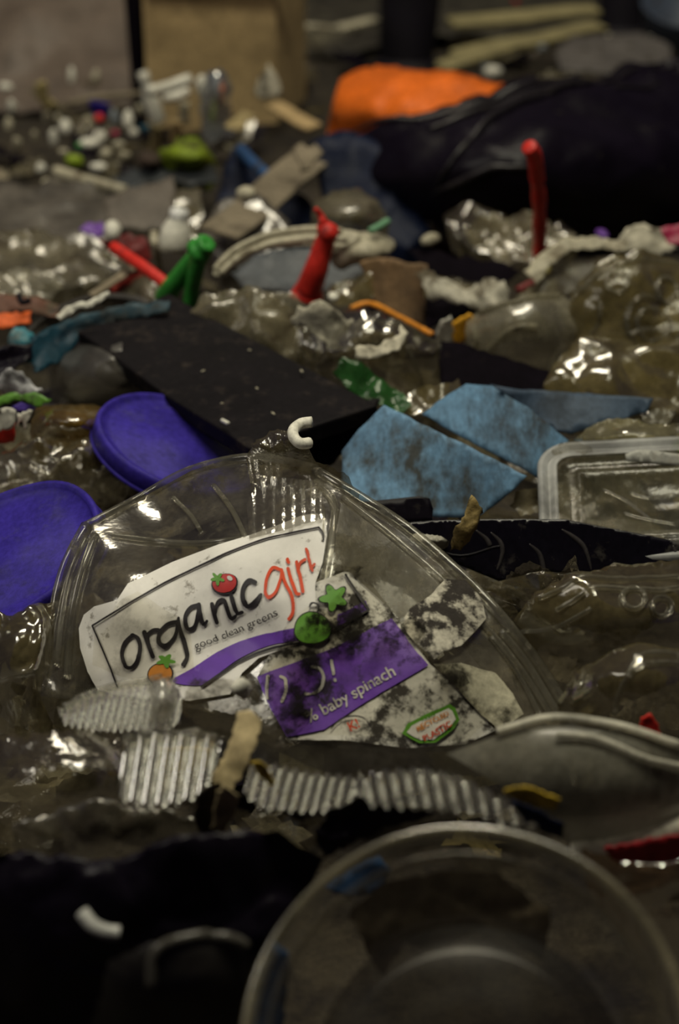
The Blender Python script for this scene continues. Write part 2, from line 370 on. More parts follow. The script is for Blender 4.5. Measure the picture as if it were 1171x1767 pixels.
# ------------------------------------------------------------------ ground of the heap
def gz(x, y):
    p = Vector((x, y, 0)); g = -.018 + .018 * noise.noise(p * 3) + .010 * noise.noise(p * 9) + .006 * noise.noise(p * 26)
    if y < 1.0: g -= (1.0 - y) * .09
    return g
V = []; Fc = []; NX, NY = 110, 170
for j in range(NY + 1):
    yy = .35 + 5.2 * (j / NY) ** 1.5
    for i in range(NX + 1):
        xx = (i / NX - .5) * (1.4 + yy * .7); V.append(Vector((xx, yy, gz(xx, yy))))
for j in range(NY):
    for i in range(NX):
        a = j * (NX + 1) + i; Fc.append((a, a + 1, a + NX + 2, a + NX + 1))
tag(mesh_obj('floor', V, Fc, GROUND, origin=Vector((0, 2, 0))), kind='structure')

# ------------------------------------------------------------------ far back
sheet('plastic_tarp', 'grey-brown plastic tarp hanging in soft folds behind the heap at the far left', 'tarp',
      [(-60, -40), (250, -40), (244, 60), (228, 178), (120, 192), (-60, 185)], (.045, .5, 0), mat('tarp', (.16, .125, .10), rough=.5, dirt=.35, dcol=(.05, .04, .035), ds=12, bump=.8, bs=12), cr=(.02, 7), sp=16, th=.001)
sheet('plastic_tarp', 'dark grey tarp lying over the back edge of the heap behind the cardboard box', 'tarp',
      [(430, -40), (1240, -40), (1240, 50), (1000, 60), (760, 70), (500, 110), (470, 60)], (.0, .15, 0), mat('tarp2', (.05, .045, .035), rough=.6, dirt=.4, dcol=(.1, .09, .06), ds=10, bump=.8, bs=14), cr=(.02, 8), sp=16, th=.001)
def post(label, x, y0, wpx, top, m=BLACK, flare=1.0, lean=0):
    p = P(x, y0, -.01); r = wpx / 2 * pix(x, y0); t = empty('dark_post', p, label, 'post')
    n = 12; pts = [p + Vector((lean * k / n, 0, top * k / n)) for k in range(n + 1)]
    tube('shaft', pts, [r * (1 + (flare - 1) * (k / n)) for k in range(n + 1)], m, parent=t, seg=14)
    lathe('foot_collar', [(0, .0), (r * 1.25, 0), (r * 1.3, .006), (r * 1.05, .02), (r * .9, .022)], 20, m, p + Vector((0, 0, -.004)), (0, 0, 1), parent=t)
post('narrow black post standing between the tarp and the cardboard box', 246, 218, 27, .30, flare=1.35, lean=-.008)
post('thick black post standing behind the orange bag', 700, 120, 92, .22, mat('black_rubber', (.008, .006, .012), rough=.7, dirt=.2), flare=1.3, lean=.01)
post('black post at the top right behind the grey crate panel', 1072, 62, 80, .2, MC['black_rubber'], flare=1.05)
# cardboard box
bx = empty('cardboard_box', P(370, 205, 0), 'brown cardboard box standing at the back with its flap bent forward', 'cardboard box')
def up(x, y, h, z=0): q = P(x, y, z); return q + Vector((0, 0, h))
def panel(name, a, b, h, m, parent, th=.004, lean=0.0, **k):
    a, b = Vector(a), Vector(b); d = (b - a).normalized(); nn = Vector((d.y, -d.x, 0)) * lean; V = []
    N_ = 7
    for s in (0, 1):
        off = Vector((-d.y, d.x, 0)) * th * s
        for j in range(N_ + 1):
            for i in range(N_ + 1):
                u, v = i / N_, j / N_; p = a + (b - a) * u + Vector((0, 0, h * v)) + nn * v
                p += Vector((0, -1, 0)) * .006 * noise.noise(Vector((p.x * 12, p.z * 14, 5))); V.append(p + off)
    Fc = []; K = (N_ + 1) ** 2
    for j in range(N_):
        for i in range(N_):
            q = j * (N_ + 1) + i; Fc.append((q, q + 1, q + N_ + 2, q + N_ + 1)); Fc.append((K + q, K + q + N_ + 1, K + q + N_ + 2, K + q + 1))
    for i in range(N_):
        Fc.append((i, K + i, K + i + 1, i + 1)); t = N_ * (N_ + 1) + i; Fc.append((t, t + 1, K + t + 1, K + t))
        l = i * (N_ + 1); Fc.append((l, l + N_ + 1, K + l + N_ + 1, K + l)); r = l + N_; Fc.append((r, K + r, K + r + N_ + 1, r + N_ + 1))
    return mesh_obj(name, V, Fc, m, parent, smooth=False)
fa, fb = P(262, 232, -.01), P(452, 212, -.01)
ba, bb = fa + Vector((.02, .14, 0)), fb + Vector((.05, .13, 0))
panel('front_panel', fa, fb + Vector((.018, 0, 0)), .165, CARD, bx); panel('back_panel', ba, bb, .165, CARD, bx)
panel('side_panel', fa, ba, .165, CARD, bx); panel('side_panel', fb + Vector((.018, 0, 0)), bb, .165, CARD, bx)
panel('flap', fa + Vector((0, -.002, .163)), fb + Vector((.045, -.004, .157)), .022, CARDG, bx, lean=.03)
# boards at the top
def plank(label, x0, y0, x1, y1, wpx, m, z=.02, th=.008, group=None, cat='board', name='wooden_board'):
    a, b = P(x0, y0, z), P(x1, y1, z); d = (b - a).normalized(); s = Vector((-d.y, d.x, .25)).normalized() * wpx * pix(x0, y0)*.5
    return slab(name, [a - s, b - s, b + s, a + s], th, m, label=label, cat=cat, group=group, warp=.006)
OCH = mat('pale_board', (.30, .26, .13), rough=.8, dirt=.42, dcol=(.07, .06, .035), ds=20, bump=.5, stretch=(1, 3, 1), soft=.3)
plank('pale wooden board at the very top, reaching right behind the black posts', 778, 34, 1030, 12, 32, OCH, z=.06)
plank('pale wooden board under the topmost board, angled up to the right', 790, 92, 1035, 42, 36, OCH, z=.045)
plank('short pale board end sticking out beside the thick black post', 765, 112, 885, 72, 30, OCH, z=.05)
plank('thin light stick behind the black litter at the top centre', 500, 45, 620, 48, 10, CREAM, z=.04, name='thin_stick', cat='stick')
plank('pale slat lying left of the thick black post at the top', 586, 44, 650, 30, 16, CREAM, z=.05, name='thin_stick', cat='stick')
# grey crate panel
cp = sheet('crate_piece', 'grey plastic crate panel with dark ribs lying behind the black bag', 'crate', [(955, 92), (985, 68), (1110, 60), (1160, 85), (1150, 130), (1030, 130), (965, 125)], (.05, .45), mat('crate', (.10, .09, .085), rough=.6, dirt=.35), cr=(.005, 12), sp=12, th=.003)
for q in ([(965, 75), (978, 95), (975, 128)], [(1000, 70), (1030, 78), (1034, 125)], [(1095, 65), (1100, 90), (1098, 125)]):
    V, Fc = stroke(cp[1], q, 8, .002); mesh_obj('rib', V, Fc, BLACK, cp[0])
lathe('round_tub', [(.0, 0), (.045, 0), (.055, .05), (.058, .055), (.054, .055), (.043, .006), (0, .006)], 30, mat('slate', (.06, .075, .11), rough=.4, dirt=.3), P(1165, 78, .01), (.1, -.3, 1), label='dark slate round tub lying at the top right corner', cat='tub')
for (x, y, s, c) in ((1090, 66, 9, WHITE), (1118, 66, 8, WHITE), (1050, 62, 8, CREAM), (1150, 100, 11, TAN), (1125, 97, 9, TAN), (1164, 116, 7, LIME), (890, 3, 8, RED), (935, 82, 11, BGREY), (836, 116, 14, BGREY), (850, 124, 20, WHITE)):
    chunk('plastic_scrap', {id(WHITE): 'tiny white scrap on the pile behind the black bag', id(CREAM): 'tiny cream scrap left of the white specks behind the black bag', id(TAN): 'tan pebble-like scrap at the right edge behind the black bag',
          id(LIME): 'lime green speck at the right edge above the black bag', id(RED): 'red speck at the very top edge beside the boards', id(BGREY): 'blue-grey scrap beside the pale boards'}[id(c)], 'scrap', P(x, y, .035), (s * .0006, s * .0006, s * .0004), c, group='specks behind the black bag', seed=x)
# orange bag
sheet('orange_bag', 'bright orange plastic bag lying bunched behind the black bag', 'bag',
      [(560, 245), (572, 190), (588, 140), (604, 116), (650, 114), (740, 120), (820, 132), (908, 150), (860, 185), (760, 225), (650, 255)], (.085, .42, .05), ORANGE, dome=.02, cr=(.014, 13), sp=11, sm=False, rag=1, skirt=.06)
# big black bag
bb_ = sheet('black_rubbish_bag', 'big shiny black rubbish bag spread over the back right of the heap', 'bag',
      [(548, 262), (640, 225), (720, 190), (800, 165), (900, 142), (1010, 128), (1190, 108), (1240, 120), (1240, 420), (1130, 398), (1000, 392), (880, 385), (790, 400), (720, 350), (640, 300)],
      (.06, .38, .0), BLACKB, dome=.04, cr=(.022, 8), sp=13, rag=2, skirt=.02)
for q in ([(600, 232), (700, 205), (800, 180), (900, 158), (1040, 135), (1171, 122)], [(750, 330), (790, 270), (850, 205), (940, 165), (1030, 150), (1140, 148)], [(748, 330), (800, 320), (850, 300), (930, 300)], [(740, 225), (800, 200), (900, 170), (1010, 145)]):
    o = bb_[1]; pts = [o.at(p[0], p[1], .002) for p in catmull(q, 6)]
    tube('crease', pts, [.0012 + .003 * math.sin(math.pi * i / (len(pts) - 1)) for i in range(len(pts))], mat('bag_crease', (.02, .017, .02), rough=.32, dirt=.3, bump=.4), parent=bb_[0], seg=6)
# navy bags in the middle back
sheet('navy_bag', 'navy blue bag with a lighter edge beside the torn cardboard strip', 'bag', [(365, 400), (380, 300), (400, 255), (425, 258), (470, 310), (540, 350), (555, 395), (540, 400), (470, 420), (400, 440)], (.035, .45), NAVY, cr=(.012, 14), sp=13, skirt=.03)
sheet('navy_bag', 'dark navy crumpled bag in the middle, below the orange bag', 'bag', [(535, 255), (600, 240), (660, 255), (700, 300), (730, 350), (745, 400), (700, 430), (610, 400), (560, 350)], (.045, .4), NAVY, cr=(.016, 13), sp=13, skirt=.03)
ptube('blue_strap', [(415, 258, .075), (440, 285, .072), (475, 315, .066)], .006, mat('strap_blue', (.03, .08, .2), rough=.5), label='blue strap edge running down beside the navy bag', cat='strap')
plank('torn grey-brown cardboard strip leaning up to the right with a ragged end', 378, 402, 540, 265, 62, CARDG, z=.075, th=.004, name='cardboard_strip', cat='cardboard')
sheet('cardboard_strip', 'ragged end of torn cardboard on the leaning strip', 'cardboard', [(505, 262), (520, 250), (532, 262), (545, 250), (558, 268), (535, 285), (520, 292)], (.10, .3), CARDG, cr=(.008, 20), sp=8, th=.003)
chunk('stone_chip', 'small pale chip lying on the leaning cardboard strip', 'chip', P(424, 333, .105), (.009, .007, .006), CREAM, seed=3)
sheet('film_scrap', 'dark grey film bunched under the leaning cardboard strip', 'film', [(340, 400), (380, 345), (440, 330), (500, 380), (480, 440), (380, 470)], (.06, .3), GREYF, cr=(.01, 20), skirt=.02)
# pale bits at the box
sheet('paper_scrap', 'white torn triangle of paper standing right of the cardboard box', 'paper', [(438, 165), (450, 130), (465, 110), (476, 130), (490, 168), (470, 176), (450, 178)], (.085, .6), PAPER, cr=(.006, 20), sp=9, th=.0008)
plank('brown folded cardboard lying behind the white paper triangle', 470, 172, 540, 212, 26, CARD, z=.05, th=.004, name='cardboard_piece', cat='cardboard')
plank('ochre cardboard piece tilted beside the blue-grey film', 398, 222, 432, 190, 26, TAN, z=.05, th=.003, name='cardboard_piece', cat='cardboard')
sheet('plastic_tray', 'pale clear tray end lying under the ochre cardboard piece', 'tray', [(392, 245), (410, 215), (440, 208), (432, 235), (412, 250)], (.04, .4), MILKY, cr=(.004, 20), sp=9)
sheet('film_sleeve', 'long blue-grey clear sleeve hanging against the cardboard box', 'sleeve', [(345, 160), (358, 122), (380, 118), (400, 150), (398, 200), (382, 240), (362, 252), (346, 235)], (.09, .72), BGREY, dome=.012, cr=(.008, 26), sp=9)
chunk('white_wad', 'bright white wad at the top of the blue-grey sleeve', 'wad', P(352, 152, .10), (.008, .008, .014), WHITE, seed=8)
# white sticks and bottle
t = empty('white_bottle', P(271, 205, .03), 'slim white bottle standing at the foot of the cardboard box', 'bottle')
lathe('body', [(0, 0), (.007, 0), (.009, .004), (.0095, .03), (.006, .042), (.005, .047)], 16, WHITE, P(273, 212, .03), (-.25, -.1, 1), parent=t)
lathe('cap', [(0.0055, 0), (.0062, .001), (.006, .012), (0, .013)], 14, WHITE, P(273, 212, .03) + Vector((-.25, -.1, 1)).normalized() * .046, (-.25, -.1, 1), parent=t)
ptube('plastic_fork', [(256, 158, .10), (290, 150, .10), (328, 136, .105)], .006, WHITE, label='white plastic stick lying across the front of the cardboard box, upper one', cat='stick')
ptube('plastic_fork', [(282, 168, .08), (306, 166, .08), (322, 156, .084)], .006, WHITE, label='short white plastic stick under the upper one at the box', cat='stick')
ptube('thin_stick', [(115, 180, .05), (170, 168, .055), (250, 162, .06)], .004, CARDG, label='long thin grey stick crossing the tarp foot', cat='stick')
for k, (x, y) in enumerate(((318, 190), (270, 235), (305, 225))):
    sheet('cardboard_piece', ['small cream card standing in front of the cardboard box', 'brown card strip at the foot of the cardboard box beside the bottle', 'brown card strip between the box and the moss green bag'][k], 'cardboard', [(x - 11, y - 20), (x + 10, y - 18), (x + 9, y + 26), (x - 10, y + 22)], (.05, .7), [CREAM, TAN, CARD][k], cr=(.003, 20), sp=8, th=.002)
# coloured bits on the far left
sheet('film_scrap', 'deep blue crumpled pouch with a red dot among the pale scraps far left', 'pouch', [(154, 178), (172, 172), (190, 178), (186, 200), (172, 222), (160, 200)], (.05, .7), PURPLE, cr=(.005, 25), sp=7, th=.001)
chunk('red_dot', 'tiny red dot on the deep blue pouch', 'scrap', P(171, 203, .056), (.005, .003, .005), RED, seed=2)
sheet('cardboard_piece', 'yellowish torn card standing among the litter at the far left', 'cardboard', [(60, 146), (78, 140), (85, 165), (100, 178), (78, 190), (68, 172)], (.06, .7), mat('ycard', (.55, .45, .2), rough=.8, dirt=.35), cr=(.004, 25), sp=8, th=.002)
bits = [(10, 150, 15, 8, 0), (20, 185, 9, 16, 0), (112, 218, 11, 15, 0), (92, 238, 9, 18, 0), (153, 247, 20, 9, 0), (172, 237, 12, 14, 0), (197, 203, 9, 17, 1), (221, 207, 10, 18, 0), (230, 228, 9, 8, 0),
        (70, 290, 10, 11, 0), (170, 288, 16, 9, 0), (163, 135, 6, 8, 2), (221, 90, 7, 9, 0), (190, 78, 6, 8, 2), (166, 130, 7, 12, 2), (123, 130, 6, 16, 0), (240, 190, 8, 12, 2), (82, 202, 9, 12, 2), (150, 212, 9, 13, 2), (182, 265, 12, 10, 2),
        (136, 252, 7, 6, 3), (128, 278, 18, 14, 4), (198, 230, 9, 6, 5), (15, 215, 8, 14, 2), (30, 250, 9, 18, 2), (79, 315, 8, 9, 2), (250, 222, 12, 9, 6), (110, 262, 10, 6, 2), (205, 250, 12, 8, 2), (140, 228, 8, 8, 2), (212, 268, 14, 8, 2), (100, 205, 6, 9, 2), (60, 235, 6, 12, 2)]
lab = {0: ('chalk white lump of plastic among the litter far left', WHITE), 1: ('pale blue-grey upright lump beside the deep blue pouch', BGREY), 2: ('dull cream scrap in the far left litter', CREAM), 3: ('tiny green scrap below the deep blue pouch', GREEN), 4: ('yellow-green wad left of centre in the far litter', LIME), 5: ('tiny pink scrap below the deep blue pouch', MAG), 6: ('small slate blue scrap beside the narrow black post', TEAL)}
for k, (x, y, a, b, c) in enumerate(bits):
    s = pix(x, y) * .85; chunk('plastic_scrap', lab[c][0], 'scrap', P(x, y, .03 + b * s * .4), (a * s, a * s * .7, b * s), lab[c][1], group='pale lumps in the far left litter' if c in (0, 2) else None, seed=k, rot=.01)
sheet('moss_bag', 'moss green crumpled bag lying in front of the cardboard box', 'bag', [(272, 268), (300, 250), (330, 238), (355, 245), (372, 268), (362, 290), (320, 294), (285, 288)], (.05, .35), MOSS, dome=.012, cr=(.01, 30), sp=8, skirt=.02)
sheet('clay_lump', 'dark brown wad beside the moss green bag', 'wad', [(232, 275), (250, 262), (285, 265), (282, 286), (250, 292)], (.045, .35), mat('brownwad', (.06, .04, .03), rough=.8), dome=.01, cr=(.005, 25), sp=8)
sheet('dark_tray', 'flat dark slate tray under the moss green bag', 'tray', [(185, 312), (232, 292), (300, 290), (372, 292), (378, 315), (330, 328), (290, 312), (230, 325)], (.035, .25), mat('slate2', (.04, .045, .05), rough=.5, dirt=.35), cr=(.006, 15), sp=10, th=.002)
ptube('pale_stick', [(96, 296, .045), (150, 312, .045), (215, 330, .04)], .006, CREAM, label='pale stick sloping down to the right at the far left', cat='stick')
# grey films left
sheet('film_scrap', 'large dusty grey film covering the left side below the pale litter', 'film', [(-30, 300), (60, 330), (100, 300), (180, 330), (230, 380), (200, 430), (130, 460), (60, 440), (-30, 450)], (.03, .2), GREYF, cr=(.014, 16), sp=11, skirt=.02)
sheet('grey_plate', 'smooth grey plastic panel standing left of the leaning cardboard strip', 'panel', [(178, 345), (225, 330), (298, 306), (302, 360), (282, 400), (240, 398), (190, 392)], (.055, .3), mat('warmgrey', (.14, .12, .10), rough=.55, dirt=.3, soft=.3), cr=(.003, 12), sp=11, th=.002)
sheet('film_scrap', 'pale translucent film bunched right of the grey panel', 'film', [(300, 335), (345, 325), (350, 360), (340, 400), (345, 440), (310, 430), (300, 380)], (.05, .3), MILKD, cr=(.01, 28), sp=9)
sheet('film_scrap', 'brown-grey crumpled film in front of the grey film at the left edge', 'film', [(-30, 400), (60, 395), (150, 420), (220, 445), (240, 480), (150, 500), (40, 495), (-30, 510)], (.035, .22), MILKD, cr=(.014, 24), sp=10, skirt=.02)
sheet('film_scrap', 'pale crumpled bag end at the left edge above the orange strip', 'film', [(-30, 470), (30, 462), (80, 470), (110, 500), (60, 520), (-30, 525)], (.045, .3), MILKY, cr=(.012, 35), sp=8)
# ------------------------------------------------------------------ middle distance, left
sheet('violet_wrapper', 'violet crumpled wrapper behind the red straw on the left', 'wrapper', [(135, 400), (150, 386), (175, 384), (190, 396), (175, 412), (150, 408)], (.06, .4), VIOLET, cr=(.005, 35), sp=7, th=.001)
chunk('white_lump', 'white lump touching the violet wrapper', 'lump', P(194, 397, .07), (.011, .008, .008), WHITE, seed=5)
sheet('dark_red_cloth', 'dark red film folded under the red straw on the left', 'film', [(170, 418), (215, 400), (250, 410), (262, 440), (230, 450), (195, 440)], (.055, .4), DRED, cr=(.008, 28), sp=8, th=.001)
t = empty('milky_bottle', P(300, 425, .04), 'small shiny translucent white bottle right of the red straw', 'bottle')
lathe('body', [(0, 0), (.012, 0), (.0135, .006), (.012, .018), (.007, .027), (.006, .029)], 20, WHITE, P(298, 432, .055), (.2, .1, 1), parent=t, wob=.1)
lathe('cap', [(.0075, 0), (.008, .002), (.0075, .008), (0, .009)], 16, mat('bright_cap', (.9, .9, .88), rough=.15, dirt=.05, bump=0), P(298, 432, .055) + Vector((.2, .1, 1)).normalized() * .027, (.2, .1, 1), parent=t)
ptube('thin_stick', [(264, 402, .085), (270, 435, .07), (276, 472, .02)], .0035, CREAM, label='thin cream stick standing between the red straw and the white bottle', cat='stick')
ptube('red_straw', [(196, 426, .083), (225, 446, .08), (252, 464, .077), (288, 492, .07)], .0048, RED, label='red straw sloping down to the right on the left side', cat='straw')
ptube('red_strip', [(193, 500, .055), (215, 492, .056), (248, 470, .06)], .0045, mat('dusty_red', (.35, .03, .02), rough=.5, dirt=.35), label='dusty red strip lying under the cream stick on the left', cat='strip')
plank('cream flat stick lying across the red strip on the left', 158, 508, 240, 452, 14, CARDG, z=.07, th=.003, name='flat_stick', cat='stick')
sheet('film_scrap', 'brown translucent film between the red straw and the green tie', 'film', [(205, 490), (245, 475), (280, 490), (290, 515), (250, 525), (205, 515)], (.055, .3), MILKD, cr=(.007, 35), sp=8)
# green knotted tie
t = empty('green_balloon', P(320, 520, .04), 'bright green knotted balloon scrap with two hanging legs', 'balloon')
tube('leg', [P(*p) for p in catmull([(345, 436, .105), (322, 462, .09), (300, 490, .075), (284, 514, .06)], 6)], list(np.linspace(.0065, .008, 19)), GREEN, parent=t)
tube('leg', [P(*p) for p in catmull([(346, 438, .107), (338, 466, .092), (332, 496, .075), (327, 530, .058)], 6)], list(np.linspace(.0065, .0055, 19)), GREEN, parent=t)
lathe('knot', [(0, -.008), (.006, -.007), (.0095, -.002), (.009, .004), (.005, .006), (.008, .010), (.006, .012), (0, .009)], 18, GREEN, P(345, 434, .109), (.5, -.4, .7), parent=t, wob=.2)
# red balloon scrap in the middle
t = empty('red_balloon', P(535, 500, .04), 'red twisted balloon scrap standing upright left of the brown card', 'balloon')
tube('neck', [P(*p) for p in catmull([(532, 500, .06), (545, 465, .078), (556, 430, .094), (566, 400, .108)], 6)], list(np.linspace(.0105, .0068, 19)), RED, parent=t)
tube('tail', [P(*p) for p in catmull([(566, 400, .108), (558, 384, .116), (553, 372, .121), (544, 360, .127)], 6)], list(np.linspace(.004, .0018, 19)), RED, parent=t)
lathe('knot', [(0, -.006), (.006, -.006), (.0085, 0), (.006, .005), (0, .006)], 18, RED, P(567, 400, .109), (.4, -.3, .8), parent=t, wob=.3)
lathe('flared_lip', [(.009, .004), (.0105, .0), (.012, -.006), (.0125, -.008), (.010, -.009)], 24, RED, P(533, 498, .06), (.25, 0, 1), parent=t, wob=.15)
# red straw upright
t = empty('red_straw', P(931, 450, .04), 'red bendy straw standing upright in front of the black bag', 'straw')
tube('long_tube', [P(*p) for p in catmull([(931, 447, .045), (931, 400, .075), (930, 350, .107), (926, 305, .135)], 6)], [.0058 + .0006 * math.sin(i * 1.1) for i in range(19)], RED, parent=t)
tube('bent_end', [P(*p) for p in catmull([(926, 306, .135), (924, 285, .148), (920, 265, .160), (912, 253, .167)], 6)], [.0056 + .0008 * (i % 2) for i in range(19)], RED, parent=t)
ptube('red_straw', [(930, 485, .05), (912, 492, .048), (893, 502, .045)], .0035, DRED, label='short dark red straw piece lying below the upright straw', cat='straw')
# cream lid ring
t = sheet('lid_ring', 'cream bent oval lid with a layered rim, left of the red balloon scrap', 'lid', [(368, 470), (400, 432), (450, 405), (520, 394), (580, 398), (622, 408), (600, 430), (520, 425), (450, 435), (400, 462), (378, 478)], (.085, .35), CREAM, cr=(.003, 15), sp=8, th=.0015, sm=True, rag=0)
for k, q in enumerate(([(372, 468), (400, 438), (450, 412), (520, 400), (590, 404)], [(380, 474), (410, 448), (460, 425), (530, 416), (600, 418)])):
    pts = [t[1].at(p[0], p[1], .002) for p in catmull(q, 6)]; tube('rim_ridge', pts, .0028, CREAM, parent=t[0], seg=8)
sheet('oval_plate', 'dark grey inner panel lying under the cream bent lid', 'panel', [(400, 470), (440, 438), (520, 425), (600, 430), (640, 470), (600, 500), (500, 505), (420, 500)], (.055, .25), mat('bluegrey_panel', (.10, .11, .12), rough=.45, dirt=.46, dcol=(.02, .018, .015), ds=18, soft=.2), cr=(.004, 18), sp=10, th=.001)
sheet('lid_ring', 'cream curved lid lip right of the red balloon scrap', 'lid', [(572, 440), (595, 412), (630, 402), (668, 408), (680, 420), (668, 438), (620, 452), (585, 462)], (.08, .35), CREAM, dome=.008, cr=(.003, 20), sp=8, th=.0015, sm=True, rag=0)
sheet('clear_tub', 'cloudy brown clear tub leaning behind the red balloon scrap', 'tub', [(530, 400), (545, 350), (575, 332), (620, 330), (652, 350), (672, 382), (655, 402), (600, 400), (560, 412)], (.085, .4), MILKD, dome=.01, cr=(.006, 22), sp=9, skirt=.03)
ptube('green_strip', [(640, 398, .10), (655, 390, .10), (668, 382, .10)], .003, mat('palegreen', (.2, .42, .25), rough=.4, dirt=.3), label='small pale green strip on the edge of the cloudy tub', cat='strip')
# brown card and orange edge
sheet('brown_card', 'brown stained card standing in the middle beside the red balloon scrap', 'cardboard', [(620, 448), (662, 443), (700, 450), (738, 455), (732, 500), (735, 560), (700, 570), (660, 540), (640, 510)], (.055, .45), mat('stained_card', (.30, .19, .10), rough=.7, dirt=.42, dcol=(.07, .05, .04), ds=16, soft=.3), cr=(.004, 16), sp=10, th=.0025)
ptube('orange_edge', [(606, 532, .058), (640, 524, .06), (690, 548, .062), (745, 577, .062)], .0022, mat('orange_solid', (.75, .28, .03), rough=.5, dirt=.3), label='orange plastic edge running under the brown stained card', cat='strip')
ol = sheet('orange_carton', 'bright orange printed carton piece with a white flap beside the milky tub', 'carton', [(775, 556), (808, 537), (826, 552), (812, 580), (785, 590)], (.055, .5), mat('orange_carton', (.80, .40, .03), rough=.5, dirt=.33, dcol=(.2, .08, .02), ds=60), cr=(.003, 30), sp=7, th=.002)
sheet('white_flap', None, None, [(748, 590), (760, 552), (778, 545), (782, 570), (778, 600), (770, 606)], (.053, .5), WHITE, cr=(.003, 30), sp=7, th=.0015, parent=ol[0])
sheet('lid_plate', 'black flat lid lying between brown card and orange carton', 'lid', [(735, 505), (780, 510), (830, 530), (800, 548), (760, 556), (735, 575)], (.045, .2), BLACKM, cr=(.003, 20), sp=10, th=.002)
sheet('black_film', 'flat black film lying behind the torn white strip in the middle', 'film', [(700, 430), (760, 440), (850, 445), (900, 460), (870, 485), (800, 480), (740, 470)], (.055, .2), BLACKM, cr=(.006, 20), sp=10)
# right films
sheet('film_scrap', 'clump of clear grey film beside the upright red straw, before the black bag', 'film', [(765, 365), (800, 355), (870, 370), (930, 378), (990, 392), (1000, 420), (940, 440), (880, 450), (800, 430), (770, 405)], (.05, .35), BAGC, cr=(.014, 30), sp=8, skirt=.02)
sheet('film_scrap', 'cloudy film ridge resting against the foot of the upright red straw', 'film', [(800, 395), (850, 372), (920, 378), (995, 400), (970, 430), (900, 455), (850, 445)], (.062, .35), MILKD, cr=(.013, 32), sp=8)
chunk('stone_chip', 'pale lump right of the navy bag in the middle', 'chip', P(742, 413, .07), (.012, .006, .005), CREAM, seed=13)
sheet('torn_strip', 'torn whitish plastic strip lying in the middle below the black film', 'strip', [(716, 468), (735, 462), (760, 485), (800, 492), (850, 478), (880, 500), (870, 530), (820, 535), (780, 530), (740, 515)], (.065, .35), mat('torn_white', (.55, .52, .42), rough=.6, dirt=.46, dcol=(.09, .075, .05), ds=40, bump=.8), cr=(.009, 45), sp=7, th=.0008, rag=3)
sheet('bent_band', 'long cream plastic band arching right of the red straw', 'band', [(905, 470), (930, 440), (975, 412), (1030, 408), (1085, 420), (1080, 436), (1040, 428), (985, 436), (950, 462), (925, 490)], (.082, .35), CREAM, cr=(.004, 26), sp=8, th=.001)
sheet('bent_band', 'wide dusty white band sloping under the cream band on the right', 'band', [(880, 520), (920, 490), (960, 460), (1020, 440), (1090, 440), (1060, 470), (1000, 500), (960, 512), (910, 522)], (.068, .35), MILKD, cr=(.004, 20), sp=9, th=.0008)
sheet('paper_scrap', 'pale folded scrap at the right behind the embossed bottle', 'paper', [(1060, 425), (1080, 400), (1110, 388), (1138, 398), (1150, 420), (1171, 430), (1130, 445), (1090, 440)], (.085, .4), PAPER, cr=(.008, 26), sp=8, th=.0008)
sheet('magenta_scrap', 'dark magenta plastic scrap at the right edge', 'scrap', [(1128, 402), (1150, 390), (1200, 380), (1200, 425), (1150, 424)], (.085, .4), MAG, cr=(.004, 25), sp=9, th=.001)
chunk('violet_wrapper', 'tiny violet fleck right of the upright red straw', 'scrap', P(1038, 404, .06), (.01, .005, .004), VIOLET, seed=4)
ptube('thin_stick', [(940, 445, .07), (938, 470, .06), (932, 492, .05)], .005, YPAP, label='pale yellow stick at the foot of the upright red straw', cat='stick')
# milky tub
t = sheet('milky_tub', 'translucent milky tub lying on its side in the right middle', 'tub', [(800, 600), (806, 550), (830, 530), (900, 520), (965, 500), (1000, 520), (1010, 560), (985, 575), (950, 610), (945, 645), (890, 628), (840, 612)], (.055, .4), MILKY, ctrl=None, dome=.010, cr=(.007, 14), sp=9, skirt=.03)
for q in ([(828, 536), (900, 522), (965, 505)], [(818, 560), (822, 585), (816, 608)], [(838, 600), (880, 572), (925, 566)]):
    tube('moulded_ridge', [t[1].at(p[0], p[1], .001) for p in catmull(q, 6)], .0018, MILKY, parent=t[0], seg=8)
sheet('black_tray', 'black tray wedge lying in front of the milky tub', 'tray', [(758, 592), (800, 598), (860, 618), (950, 645), (940, 690), (860, 692), (758, 690)], (.05, .22), BLACKM, cr=(.003, 18), sp=11, th=.002)
# embossed bottle on the right
eb = sheet('crushed_bottle', 'large crushed clear bottle with embossed circles at the right edge', 'bottle', [(975, 570), (985, 508), (1005, 478), (1050, 445), (1110, 430), (1240, 440), (1240, 620), (1120, 590), (1040, 585)], (.075, .36), OLIVE, dome=.004, cr=(.015, 13), sp=8, skirt=.05)
for (cx, cy, r) in ((1064, 487, 19), (1150, 484, 18), (1130, 548, 50), (1128, 548, 30)):
    q = [(cx + r * math.cos(a), cy + r * math.sin(a) * .95) for a in np.linspace(0, 6.283, 26)]
    tube('embossed_ring', [eb[1].at(x, y, .001) for x, y in q], .0016, CLEAR2, parent=eb[0], seg=6)
for q in ([(990, 510), (1040, 470), (1110, 445), (1171, 440)], [(1035, 520), (1030, 560), (1000, 590)], [(1080, 570), (1120, 555), (1171, 552)]):
    tube('crease', [eb[1].at(p[0], p[1], .001) for p in catmull(q, 6)], .0015, CLEAR2, parent=eb[0], seg=6)
sheet('crushed_bottle', 'olive clear plastic bottle crushed flat under the embossed one on the right', 'bottle', [(935, 680), (955, 630), (1000, 590), (1080, 575), (1240, 590), (1240, 720), (1120, 700), (1000, 692)], (.055, .26), OLIVE, dome=.006, cr=(.018, 13), sp=9, skirt=.03)
